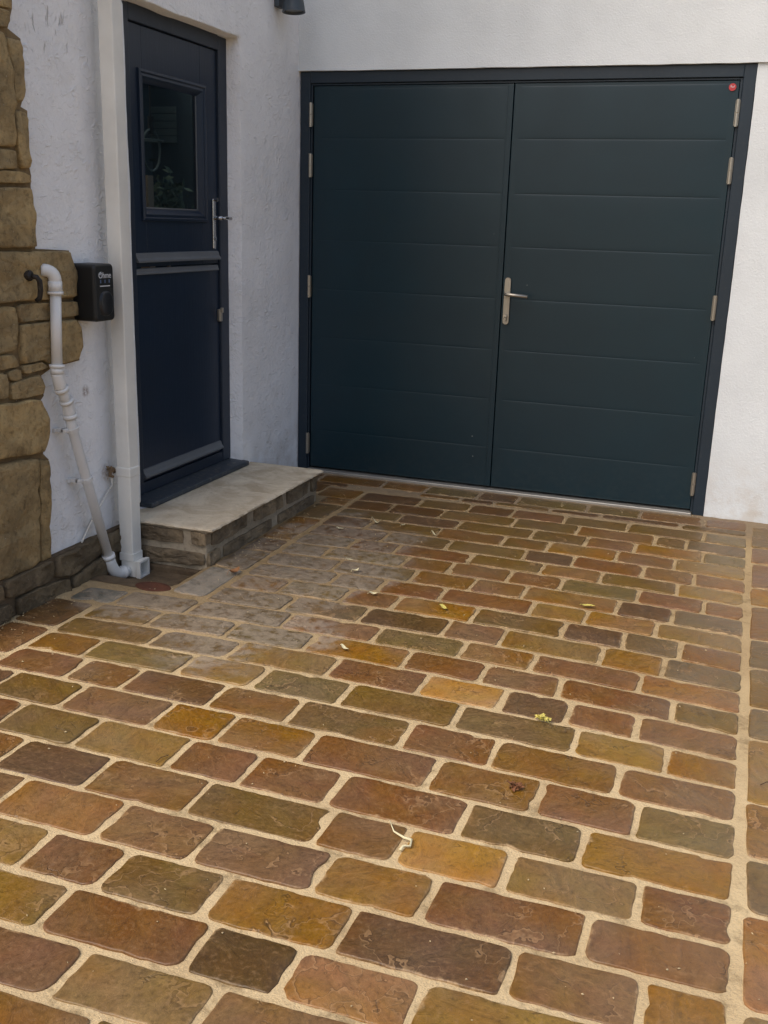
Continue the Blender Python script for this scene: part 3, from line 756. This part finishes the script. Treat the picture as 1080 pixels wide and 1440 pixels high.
# upper leaf: ring round the glazed opening
gy0, gy1, gz0, gz1 = -1.395, -.920, 1.413, 1.935
bm = bmesh.new()
box(bm, LXF-.045, LXF, ly0, gy0, 1.184, fz1-fw-.003, .002); box(bm, LXF-.045, LXF, gy1, ly1, 1.184, fz1-fw-.003, .002)
box(bm, LXF-.045, LXF, gy0, gy1, 1.184, gz0, .002); box(bm, LXF-.045, LXF, gy0, gy1, gz1, fz1-fw-.003, .002)
ub = link('upper_leaf', bm, 'door', dr)
# moulded bead
bm = bmesh.new()
prof = [(.052, 0), (.050, .010), (.040, .013), (.034, .007), (.024, .009), (.016, .003), (.006, -.008), (0, -.012)]   # (offset outward, height)
loops = []
for (o_, h_) in prof:
    loops.append([bm.verts.new((LXF+h_, y, z)) for y, z in ((gy0-o_+.012, gz0-o_+.012), (gy1+o_-.012, gz0-o_+.012), (gy1+o_-.012, gz1+o_-.012), (gy0-o_+.012, gz1+o_-.012))])
for a, b in zip(loops, loops[1:]):
    for k in range(4): bm.faces.new((a[k], a[(k+1) % 4], b[(k+1) % 4], b[k]))
bmesh.ops.recalc_face_normals(bm, faces=bm.faces)
link('glazing_bead', bm, 'door', ub, False)
bx('pane', (LXF-.020, LXF-.014, gy0-.005, gy1+.005, gz0-.005, gz1+.005), 'glass', ub)
bm = bmesh.new(); box(bm, LXF-.0135, LXF-.010, gy1-.024, gy1-.017, gz0+.012, gz1-.012); box(bm, LXF-.0135, LXF-.010, gy0+.012, gy1-.012, gz0+.012, gz0+.018)
link('glazing_seal', bm, 'rainbar', ub)
# rain bars
def rainbar(name, z0, z1, out, parent, y0=ly0-.002, y1=ly1-.012):
    bm = bmesh.new()
    prof = [(0, z1), (out*.35, z1-.002), (out*.5, z1-(z1-z0)*.35), (out*.62, z1-(z1-z0)*.55), (out, z1-(z1-z0)*.8), (out, z0), (0, z0)]
    A = [bm.verts.new((LXF+p[0], y0, p[1])) for p in prof]; B_ = [bm.verts.new((LXF+p[0], y1, p[1])) for p in prof]
    for i in range(len(prof)): bm.faces.new((A[i], A[(i+1) % len(prof)], B_[(i+1) % len(prof)], B_[i]))
    bm.faces.new(A); bm.faces.new(B_); bmesh.ops.recalc_face_normals(bm, faces=bm.faces)
    return link(name, bm, 'rainbar', parent)
rainbar('rain_bar', 1.203, 1.243, .022, ub); rainbar('rain_bar', 1.152, 1.178, .010, lb); rainbar('rain_bar', .268, .306, .024, lb)
# sill
bm = bmesh.new(); box(bm, -.12, .032, -1.600, -.672, .1655, .1955, .006, 2)
for v in bm.verts:
    if v.co.x > 0 and v.co.z > .18: v.co.z -= .006
link('sill', bm, 'sill', dr)
# handle with long back plate, and the lower catch
bm = bmesh.new(); hy = -.812
box(bm, LXF, LXF+.008, hy-.013, hy+.013, 1.252, 1.482, .004); hpl = link('handle_plate', bm, 'chrome', ub)
bm = bmesh.new(); tube(bm, [(LXF+.006, hy, 1.395), (LXF+.050, hy, 1.395)], .009, 12)
tube(bm, [(LXF+.050, hy, 1.395)]+bend((LXF+.056, hy+.008, 1.395), (LXF+.058, hy+.02, 1.396), (LXF+.058, hy+.03, 1.396))+[(LXF+.055, hy+.075, 1.394)], .008, 12)
link('lever', bm, 'chrome', ub, True)
bm = bmesh.new(); tube(bm, [(LXF+.006, hy, 1.478), (LXF+.026, hy, 1.478)], .008, 10); tube(bm, [(LXF+.006, hy, 1.30), (LXF+.013, hy, 1.30)], .010, 12); link('lock_cylinder', bm, 'chrome', ub)
bm = bmesh.new(); box(bm, LXF, LXF+.018, ly1-.022, ly1+.006, .905, .965, .004); box(bm, LXF+.014, LXF+.028, ly1-.018, ly1, .948, .972, .003); link('catch', bm, 'steel', lb)
# room seen through the glass
rm = bx('room', (-1.9, -1.88, -2.6, 1.6, .2, 2.6), 'inside'); rm['kind'] = 'structure'
bm = bmesh.new()
box(bm, -1.88, -.16, 1.55, 1.6, .1, 2.6); box(bm, -1.88, -.16, -2.6, -2.55, .1, 2.6); box(bm, -1.9, -1.7, -2.6, 1.6, 2.55, 2.6); box(bm, -.45, -.16, -2.6, 1.6, 2.55, 2.6); box(bm, -1.9, -.16, -2.6, 1.6, .1, .18)  # unseen ceiling left open in the middle so skylight brightens the room
o = link('room_walls', bm, 'inside'); o['kind'] = 'structure'
bm = bmesh.new()
for k in range(5): box(bm, -1.88, -1.66, 1.525, 1.535, 1.910+k*.05, 1.955+k*.05, .002)
tag(link('roller_blind', bm, 'inside_light'), 'pale slatted blind on the far wall inside, behind the door glass', 'blind')

bm = bmesh.new(); n = 40
pl = Vector((-.75, -.274, 1.735))
tube(bm, [pl+Vector((.0, .085*math.cos(6.2832*k/n), .105*math.sin(6.2832*k/n)-.0)) for k in range(n+1)], .006, 6, False)
tube(bm, [pl+Vector((.06*math.cos(6.2832*k/n), .078*math.sin(6.2832*k/n), .05)) for k in range(n+1)], .004, 6, False)
pend = thing('pendant_lamp', 'round wire pendant lamp hanging in the room behind the door glass', 'pendant', pl)
link('wire_shade', bm, 'inside_light', pend)
bm = bmesh.new(); tube(bm, [pl+Vector((0, 0, .12)), pl+Vector((0, 0, .85))], .004, 6); tube(bm, [pl+Vector((0, 0, .08)), pl+Vector((0, 0, .17))], .016, 10); link('flex', bm, 'void', pend)
tag(bx('timber_post', (-1.03, -.97, .03, .09, .18, 1.62), 'inside_brown'), 'rough timber post standing inside behind the lower left of the door glass', 'post')
bm = bmesh.new(); rg = random.Random(77)
for k in range(420):
    q = Vector((-1.0+rg.gauss(0, .05), .29+rg.gauss(0, .05), 1.43+rg.gauss(0, .10))); u = Vector((rg.gauss(0, 1), rg.gauss(0, 1), rg.gauss(0, 1))).normalized()*.035; v_ = u.cross(Vector((1, 0, .3))).normalized()*.014
    bm.faces.new([bm.verts.new(q-u), bm.verts.new(q+v_), bm.verts.new(q+u), bm.verts.new(q-v_)])
hp_ = thing('house_plant', 'dim green bushy plant inside behind the bottom of the door glass', 'plant', (-1.0, .29, .2))
link('foliage', bm, 'inside_green', hp_)
bm = bmesh.new(); tube(bm, [(-1.0, .29, .2), (-1.0, .29, .55)], [.11, .15], 20); link('pot', bm, 'inside_brown', hp_); 
bm = bmesh.new(); tube(bm, [(-1.0, .29, .5), (-1.0, .29, 1.4)], .012, 8); link('stem', bm, 'inside_brown', hp_)

# ------------------------------------------------------------------ doorstep
ds = thing('doorstep', 'stone doorstep with pale sandstone slabs on two courses of dark walling', 'doorstep', (.2, -1.18, 0))
bm = bmesh.new(); box(bm, .0, .380, -1.752, -.602, -.07, .146, .004); link('mortar_core', bm, 'stepjoint', ds)
SF = [[(-1.715,.076),(-1.713,.140),(-1.39,.140),(-1.40,.078)],[(-1.322,.142),(-1.029,.140),(-1.029,.074),(-1.322,.076)],[(-.977,.140),(-.711,.138),(-.715,.066),(-.968,.068)],[(-.685,.138),(-.606,.138),(-.606,.064),(-.682,.064)],
[(-1.612,.048),(-1.14,.046),(-1.14,-.014),(-1.612,-.014)],[(-1.07,.046),(-.649,.044),(-.649,-.014),(-1.069,-.014)],[(-1.752,.055),(-1.650,.052),(-1.650,-.014),(-1.752,-.014)]]
for i, p in enumerate(SF): link('stone', rock(p, 'x', .376, .014, 600+i, .007), 'stepstone', ds)
SS = [[(.03,.140),(.275,.143),(.270,.084),(.03,.080)],[(.310,.143),(.384,.140),(.388,.088),(.316,.086)],[(.03,.050),(.375,.052),(.378,.0),(.20,-.01),(.03,-.02)]]
for i, p in enumerate(SS): link('stone', rock(p, '-y', 1.748, .014, 650+i, .007), 'stepstone', ds)
def slab(y0, y1, seed):
    bm = bmesh.new(); x0, x1, z0, z1 = -.06, .415, .147, .1650
    n = 26; so = seed*3.3
    out = []
    for k in range(n+1): out.append((x0+(x1-x0)*k/n, y0))
    for k in range(1, 2*n+1): out.append((x1, y0+(y1-y0)*k/(2*n)))
    for k in range(1, n+1): out.append((x1+(x0-x1)*k/n, y1))
    vt, vm, vb, vi = [], [], [], []
    for (x, y) in out:
        e = 0 if x < .02 else 1
        fx = 1 if x >= x1-.001 else 0; fy = -1 if (y == y0 and seed == 1) else 0
        n1 = nz(x+so, y, 0, 22)*.004+nz(x, y+so, 3, 60)*.0035; n2 = nz(x+so, y, 9, 26)*.005+nz(x, y, 12, 70)*.003; n3 = nz(x, y, 15, 24)*.007
        vi.append(bm.verts.new((x-fx*.012, y-fy*.012, z1+nz(x, y, 2, 5)*.0012)))
        vt.append(bm.verts.new((x+fx*n1, y+fy*n1, z1-.0025+nz(x, y, 5, 30)*.0015)))
        vm.append(bm.verts.new((x+fx*(n2+.003), y+fy*(n2+.003), (z0+z1)/2+nz(x, y, 7, 30)*.002)))
        vb.append(bm.verts.new((x+fx*(n3-.008), y+fy*(n3-.008), z0)))
    for a, b in ((vi, vt), (vt, vm), (vm, vb)):
        for k in range(len(out)-1): bm.faces.new((a[k], b[k], b[k+1], a[k+1]))
        bm.faces.new((a[-1], b[-1], b[0], a[0]))
    bm.faces.new(vi); bm.faces.new(vb)
    bmesh.ops.recalc_face_normals(bm, faces=bm.faces)
    return link('slab', bm, 'slab', ds)
slab(-1.768, -1.146, 1); slab(-1.142, -.600, 2)
bx('ledge', (.0, .392, -1.775, -1.749, -.07, -.022), 'concrete', ds, .008)

# gully
bm = bmesh.new(); c0 = Vector((.312, -2.055))
xs2 = [x for x in xs if -.01 < x < .385]; ys2 = [y for y in ys if -2.12 < y < -1.7]
gr = [[bm.verts.new((x, y, gz(x, y)+.0022)) for y in ys2] for x in xs2]
for i in range(len(xs2)-1):
    for j in range(len(ys2)-1): bm.faces.new((gr[i][j], gr[i+1][j], gr[i+1][j+1], gr[i][j+1]))
o = link('concrete_patch', bm, 'concrete', None, True); o['kind'] = 'structure'
bm = bmesh.new(); n = 32; rings = []
for (k, z) in ((1.12, -.045), (1.0, -.003), (.93, .0012), (.5, .0012)):
    rings.append([bm.verts.new((c0.x+.078*k*math.cos(2*math.pi*i/n)*(1+.05*nz(i, 0, 0, .7)), c0.y+.046*k*math.sin(2*math.pi*i/n), z)) for i in range(n)])
for a, b in zip(rings, rings[1:]):
    for i in range(n): bm.faces.new((a[i], a[(i+1) % n], b[(i+1) % n], b[i]))
bm.faces.new(rings[-1])
tag(link('clay_gully', bm, 'clay', None, True), 'round reddish clay gully piece set in the concrete below the downpipe shoe', 'gully')

# ------------------------------------------------------------------ downpipe
dp = thing('downpipe', 'square white plastic downpipe running down the wall left of the entrance door', 'downpipe', (.07, -1.835, 0))
px0, px1, py0, py1 = .040, .102, -1.869, -1.803
bx('pipe', (px0, px1, py0, py1, .40, 3.2), 'upvc', dp, .005, 3)
bx('pipe', (px0+.001, px1+.001, py0-.001, py1-.001, .012, .40), 'upvc', dp, .005, 3)
bx('socket', (px0-.004, px1+.004, py0-.004, py1+.004, .372, .412), 'upvc', dp, .005, 3)
bx('socket', (px0-.003, px1+.003, py0-.003, py1+.003, .012, .048), 'upvc', dp, .004, 3)
# shoe: square spout with an open mouth looking away from the wall
bm = bmesh.new(); a, b = .0335, .0285
cy, cz = -1.835, -.020
def sq(x, r, z=cz): return [bm.verts.new((x, cy-r, z-r)), bm.verts.new((x, cy+r, z-r)), bm.verts.new((x, cy+r, z+r)), bm.verts.new((x, cy-r, z+r))]
L = [sq(.045, a), sq(.112, a), sq(.118, a+.003), sq(.135, a+.003), sq(.135, b), sq(.055, b)]
for p, q in zip(L, L[1:]):
    for k in range(4): bm.faces.new((p[k], p[(k+1) % 4], q[(k+1) % 4], q[k]))
bm.faces.new(L[0]); bm.faces.new(L[-1]); bmesh.ops.recalc_face_normals(bm, faces=bm.faces)
link('shoe', bm, 'upvc', dp)
for zc in (2.75,): bx('pipe_clip', (.0, px1+.004, py0-.004, py1+.004, zc, zc+.03), 'upvc', dp, .003)

# ------------------------------------------------------------------ waste pipe
wp = thing('waste_pipe', 'thin white round waste pipe zigzagging down the wall into the downpipe shoe', 'pipe', (.05, -2.2, 0))
PX = .052
P_ = dict(hole=(.0, -2.250, 1.200), e1=(PX, -2.213, 1.192), a=(PX, -2.212, 1.130), b=(PX, -2.228, .865), c=(PX, -2.222, .800), d=(PX, -2.178, .715), e=(PX, -2.160, .625), f=(PX, -2.088, .410), g=(PX+.005, -1.975, .060), h=(PX+.01, -1.935, -.018), i=(PX+.02, -1.872, -.028))
V3 = {k: Vector(v) for k, v in P_.items()}
rp = .0195
bm = bmesh.new(); tube(bm, [V3['hole']+Vector((-.01, 0, 0)), V3['hole']+Vector((.022, .006, 0))], .024, 18); tube(bm, bend(V3['hole']+Vector((.02, .006, 0)), (PX+.008, -2.214, 1.202), V3['a']+Vector((0, 0, .025)), 8), .0225, 18); tube(bm, [V3['a']+Vector((0, 0, .032)), V3['a']+Vector((0, 0, -.004))], .0245, 18); tube(bm, [V3['a']+Vector((0, 0, -.004)), V3['a']+Vector((0, 0, -.014))], .0275, 18)
link('elbow', bm, 'upvc_grey', wp, True)
bm = bmesh.new(); tube(bm, [V3['a'], V3['b']], rp, 20); link('pipe', bm, 'upvc_grey', wp, True)
bm = bmesh.new(); d = (V3['b']-V3['a']).normalized()
tube(bm, [V3['b']-d*.004, V3['b']+d*.008], .0275, 18); tube(bm, [V3['b']+d*.008, V3['b']+d*.03], .0245, 18); tube(bm, bend(V3['b']+d*.028, V3['c']+Vector((0, -.004, .012)), V3['c'].lerp(V3['d'], .22), 8), .0225, 18)
d2 = (V3['d']-V3['c']).normalized(); q = V3['c'].lerp(V3['d'], .20); tube(bm, [q, q+d2*.016], .0265, 18)
link('elbow', bm, 'upvc_grey', wp, True)
bm = bmesh.new(); tube(bm, [V3['c'].lerp(V3['d'], .2), V3['d']], rp, 20); link('pipe', bm, 'upvc_grey', wp, True)
bm = bmesh.new(); q = V3['c'].lerp(V3['d'], .78); tube(bm, [q, q+d2*.012], .0265, 18); d3 = (V3['e']-V3['d']).normalized()
tube(bm, bend(q+d2*.012, V3['d']+d2*.004, V3['d'].lerp(V3['e'], .45), 7), .0230, 18); q = V3['d'].lerp(V3['e'], .42); tube(bm, [q, q+d3*.016], .0265, 18)
link('coupling', bm, 'upvc_grey', wp, True)
bm = bmesh.new(); tube(bm, [V3['d'].lerp(V3['e'], .4), V3['e'], V3['f'], V3['g']], rp, 20); link('pipe', bm, 'upvc_grey', wp, True)
for q, dd in ((V3['e'].lerp(V3['f'], .03), V3['f']-V3['e']), (V3['f'], V3['g']-V3['f'])):
    dd = dd.normalized(); bm = bmesh.new(); tube(bm, [q-dd*.008, q+dd*.008], .0245, 18)
    box(bm, .0, PX, q.y-.040, q.y-.022, q.z-.008, q.z+.006, .002); box(bm, .0, .012, q.y-.052, q.y-.02, q.z-.009, q.z+.007, .002); box(bm, PX-.024, PX-.012, q.y-.04, q.y-.015, q.z-.008, q.z+.006, .002)
    link('pipe_clip', bm, 'upvc_grey', wp, False)
bm = bmesh.new(); d4 = (V3['g']-V3['f']).normalized(); tube(bm, [V3['g']-d4*.012, V3['g']+d4*.004], .0275, 18); tube(bm, [V3['g']+d4*.004]+bend(V3['g']+d4*.025, V3['h']+Vector((0, -.006, -.018)), V3['i']+Vector((-.006, -.025, 0)), 9), .0240, 18)
tube(bm, [V3['i']+Vector((-.006, -.030, 0)), V3['i']+Vector((-.002, -.012, 0))], .0275, 18); tube(bm, [V3['i']+Vector((-.002, -.012, 0)), V3['i']+Vector((0, .006, 0))], .0215, 18)
link('elbow', bm, 'upvc_grey', wp, True)

# ------------------------------------------------------------------ charger
ec = thing('wall_charger', 'small black wall mounted car charger box beside the white downpipe', 'charger', (.05, -1.99, 1.11))
cy0, cy1, cz0, cz1 = -2.052, -1.926, 1.008, 1.218
bm = bmesh.new(); box(bm, .006, .104, cy0, cy1, cz0, cz1)
es = [e for e in bm.edges if abs(e.verts[0].co.x-e.verts[1].co.x) > .05]
bmesh.ops.bevel(bm, geom=es, offset=.018, segments=5, affect='EDGES', profile=.5)
es = [e for e in bm.edges if all(v.co.x > .103 for v in e.verts)]
bmesh.ops.bevel(bm, geom=es, offset=.010, segments=4, affect='EDGES', profile=.5)
link('casing', bm, 'black', ec, False)
# rounded diamond holster cover on the lower front
bm = bmesh.new(); n = 28; pts = []
for k in range(n):
    a = 2*math.pi*k/n; r_ = .042*(abs(math.cos(a))**2.6+abs(math.sin(a))**2.6)**(-1/2.6)
    pts.append((-1.984+r_*1.02*math.cos(a), 1.073+r_*1.12*math.sin(a)))
lo = [bm.verts.new((.1035, p[0], p[1])) for p in pts]; hi = [bm.verts.new((.110, -1.984+(p[0]+1.984)*.9, 1.073+(p[1]-1.073)*.9)) for p in pts]; h2 = [bm.verts.new((.1112, -1.984+(p[0]+1.984)*.78, 1.073+(p[1]-1.073)*.78)) for p in pts]
for a, b in ((lo, hi), (hi, h2)):
    for k in range(n): bm.faces.new((a[k], a[(k+1) % n], b[(k+1) % n], b[k]))
bm.faces.new(h2); bmesh.ops.recalc_face_normals(bm, faces=bm.faces); link('holster_cover', bm, 'black_gloss', ec, True)
text_mesh('logo', 'Ohme', .031, 'white_print', ec, (.1045, -1.986, 1.176), (R(90), 0, R(90)))
bm = bmesh.new(); tube(bm, [(.1045, -2.021, 1.182), (.1045, -2.015, 1.178), (.1045, -2.009, 1.190)], .0012, 6); link('logo_tick', bm, 'white_print', ec)
for dy in (-.027, 0, .027):
    bx('indicator', (.1042, .1048, -1.986+dy-.0032, -1.986+dy+.0032, 1.149, 1.161), 'blue_print', ec, .0)
bx('light_bar', (.1040, .1050, -2.018, -1.956, 1.136, 1.1395), 'white_print', ec)

# ------------------------------------------------------------------ hook
hk = thing('wall_hook', 'old dark iron hook on the big tan quoin stone left of the waste pipe', 'hook', (.03, -2.325, 1.18))
bm = bmesh.new(); tube(bm, [(.020, -2.328, 1.184), (.040, -2.326, 1.184), (.046, -2.325, 1.184)], [.020, .018, .012], 14); link('boss', bm, 'iron', hk)
bm = bmesh.new()
tube(bm, [(.040, -2.325, 1.182), (.056, -2.316, 1.180), (.062, -2.308, 1.166), (.060, -2.304, 1.135), (.056, -2.306, 1.108), (.044, -2.312, 1.098)], [.009, .009, .010, .010, .009, .007], 10); link('strap', bm, 'iron', hk, True)

# ------------------------------------------------------------------ lamp
lp = thing('wall_light', 'grey downward wall spotlight near the inner corner above the garage door', 'light', (.03, -.285, 2.42))
bx('bracket', (.0, .028, -.32, -.25, 2.405, 2.55), 'lampmetal', lp, .004)
bm = bmesh.new(); c = Vector((.092, -.285, 2.382)); ax = Vector((.04, -.03, -1)).normalized(); top = c-ax*.16
tube(bm, [top, c-ax*.10, c], [.036, .042, .0575], 28, caps=False); tube(bm, [c, c, c+ax*-.012], [.0575, .050, .050], 28, caps=False)
bm.faces.new([v for v in bm.verts[:28]]) if False else None
link('lamp_shade', bm, 'lampmetal', lp, True)
bm = bmesh.new(); tube(bm, [top+ax*-.003, top], .036, 28); link('lamp_cap', bm, 'lampmetal', lp)
bm = bmesh.new(); tube(bm, [c-ax*.012, c-ax*.016], .050, 28); link('lens', bm, 'lens', lp)
bx('arm', (.024, .07, -.30, -.27, 2.44, 2.50), 'lampmetal', lp, .003)

# ------------------------------------------------------------------ cord
rc = thing('frayed_cord', 'frayed white cord dangling diagonally from a brown rag plug behind the waste pipe', 'cord', (.01, -1.87, .38))
bm = bmesh.new(); rg = random.Random(8)
for k in range(9):
    a = rg.uniform(0, 6.28); q = Vector((.012+rg.uniform(0, .012), -1.885+rg.uniform(-.012, .02), .392+rg.uniform(-.014, .012)))
    tube(bm, [q, q+Vector((.01, .016*math.cos(a), .014*math.sin(a))), q+Vector((.004, .026*math.cos(a), .022*math.sin(a)))], [.007, .006, .002], 6)
link('rag', bm, 'rag', rc)
bm = bmesh.new(); tube(bm, [(.016, -1.868, .395), (.022, -1.878, .36), (.018, -1.870, .335), (.014, -1.889, .315)], [.005, .006, .004, .003], 8)
tube(bm, [(.014, -1.889, .316), (.012, -1.955, .262), (.012, -2.03, .200), (.018, -2.092, .150)], .0034, 8); link('strand', bm, 'cord', rc, True)

# ------------------------------------------------------------------ leaves and litter
def leaf_mesh(L, W, curl, seed):
    rg = random.Random(seed); bm = bmesh.new(); n = 10; rows = []
    for i in range(n+1):
        t = i/n; wv_ = W*math.sin(math.pi*t**.8)**.8*.5+.0003
        x = (t-.5)*L; z = .004+curl*(2*t-1)**2*L+.002*math.sin(t*7+seed)
        ysh = .08*L*math.sin(t*3+seed)
        rows.append([bm.verts.new((x, ysh-wv_, z+wv_*.5)), bm.verts.new((x, ysh, z)), bm.verts.new((x, ysh+wv_, z+wv_*.4))])
    for a, b in zip(rows, rows[1:]):
        for k in range(2): bm.faces.new((a[k], b[k], b[k+1], a[k+1]))
    tube(bm, [(-.5*L, .08*L*math.sin(seed), .004+curl*L), (-.68*L, .08*L*math.sin(seed)+.003, .004)], .0008, 5)
    return bm
def leaf(name, x, y, L, W, rz, mat, label, cat='leaf', curl=.12):
    o = link(name, leaf_mesh(L, W, curl, hash((round(x*100), round(y*100))) % 13+1), mat, None, True)
    o.location = (x, y, .004); o.rotation_euler = (0, 0, rz); tag(o, label, cat, 'fallen leaves on the paving'); return o
leaf('fallen_leaf', 1.231, -2.331, .050, .014, -.5, 'leaf_pale', 'thin pale leaf on the brown-orange sett low left of the middle of the paving')
leaf('fallen_leaf', 1.431, -1.834, .055, .018, -.7, 'leaf_yellow', 'pale yellow pointed leaf lying on an orange sett in the middle of the paving')
leaf('fallen_leaf', 1.937, -1.583, .052, .022, .1, 'leaf_yellow', 'broad bright yellow leaf towards the right, below the garage handle')
leaf('fallen_leaf', 1.138, -1.80, .034, .022, .4, 'leaf_pale', 'small round cream petal on the greyish sett left of the pale yellow leaf', 'petal')
leaf('fallen_leaf', .534, -1.800, .060, .040, 1.2, 'leaf_brown', 'curled brown leaf on the paving by the corner of the doorstep', curl=.35)
leaf('fallen_leaf', .816, -.873, .050, .015, .2, 'leaf_pale', 'cream curled blossom on dark setts close to the left garage door leaf', 'blossom', .5)
leaf('fallen_leaf', .697, -1.046, .036, .012, -.1, 'leaf_pale', 'small pale curled scrap lying nearest the long side of the doorstep', 'scrap', .3)
leaf('fallen_leaf', .979, -1.580, .034, .020, .9, 'leaf_pale', 'small pale curled petal in the middle of the chalky grey patch', 'petal', .4)
leaf('fallen_leaf', .904, -1.454, .030, .010, .0, 'leaf_pale', 'tiny cream scrap at the back of the chalky grey patch', 'scrap', .3)
leaf('fallen_leaf', 1.130, -.941, .048, .009, -.3, 'leaf_pale', 'slim pale seed husk on setts in front of the left door leaf', 'husk', .3)
leaf('fallen_leaf', .946, -.863, .026, .010, 1.0, 'leaf_pale', 'little yellowish bract between two pale husks near the garage threshold', 'bract', .3)
def cluster(name, x, y, mat, label, cat, n, r, seed, size=.012):
    rg = random.Random(seed); bm = bmesh.new()
    for k in range(n):
        a = rg.uniform(0, 6.28); d = r*math.sqrt(rg.random()); q = Vector((d*math.cos(a)*1.7, d*math.sin(a), .004+rg.random()*.008))
        u = Vector((rg.uniform(-1, 1), rg.uniform(-1, 1), rg.uniform(-.4, .4))).normalized()*size; v_ = u.cross(Vector((0, 0, 1)))*.5
        f = [bm.verts.new(q-u), bm.verts.new(q+v_+Vector((0, 0, .004))), bm.verts.new(q+u), bm.verts.new(q-v_)]; bm.faces.new(f)
    o = link(name, bm, mat); o.location = (x, y, .003); return tag(o, label, cat)
cluster('yellow_blossom', 1.955, -2.572, 'leaf_yellow', 'crumpled bright yellow blossom on the joint below a dark sett', 'blossom', 22, .012, 3)
cluster('dried_flower', 1.960, -2.975, 'leaf_red', 'dried red-brown flower head on a brown sett right of centre', 'flower', 26, .012, 4)
bm = bmesh.new(); tube(bm, [(-.045, .06, .006), (-.02, .02, .006), (.01, .004, .007), (.03, .0, .008), (.035, -.025, .008), (.02, -.03, .008), (.018, -.045, .006)], [.001, .002, .003, .0035, .003, .003, .004], 8)
o = link('dried_tendril', bm, 'leaf_pale', None, True); o.location = (1.755, -3.30, 0); tag(o, 'curly dry straw-coloured tendril across a joint near the lower middle', 'tendril')
for x, y, rz, lb_ in ((2.47, -2.666+.02, .9, 'short brown twig on the right border sett'), (1.053, -3.198, 1.3, 'thin dark twig standing out on a brown sett at lower left'), (2.575, -2.70, .7, 'thin dark twig on the yellowish border sett at the right edge')):
    if x == 2.47: continue
    bm = bmesh.new(); tube(bm, [(-.022, 0, .004), (0, .003, .007), (.024, 0, .005)], .0011, 6); o = link('twig', bm, 'twig'); o.location = (x, y, .002); o.rotation_euler = (0, 0, rz); tag(o, lb_, 'twig')

# grit and husks gathered in joints and along the foot of the walls
rg = random.Random(21); bm = bmesh.new()
for k in range(900):
    t = rg.random()
    if t < .3: x, y = rg.uniform(.1, 2.3), -.03-abs(rg.gauss(0, .10))
    elif t < .5: x, y = .42+abs(rg.gauss(0, .06)), rg.uniform(-1.75, -.1)
    elif t < .6: x, y = .04+abs(rg.gauss(0, .05)), rg.uniform(-2.8, -2.2)
    else: x, y = rg.uniform(.1, 2.8), rg.uniform(-4.1, -.1)
    q = Vector((x, y, .0035)); a = rg.uniform(0, 6.28); L_ = rg.uniform(.0012, .0042); u = Vector((math.cos(a), math.sin(a), rg.uniform(-.2, .2)))*L_; v_ = Vector((-math.sin(a), math.cos(a), 0))*L_*rg.uniform(.3, .8)
    b = [bm.verts.new(q-u), bm.verts.new(q+v_), bm.verts.new(q+u), bm.verts.new(q-v_)]; tp = bm.verts.new(q+Vector((0, 0, L_*.7)))
    for i in range(4): bm.faces.new((b[i], b[(i+1) % 4], tp))
o = link('grit', bm, 'grit'); o['kind'] = 'stuff'; o['label'] = 'pale grit and husks scattered over the paving'
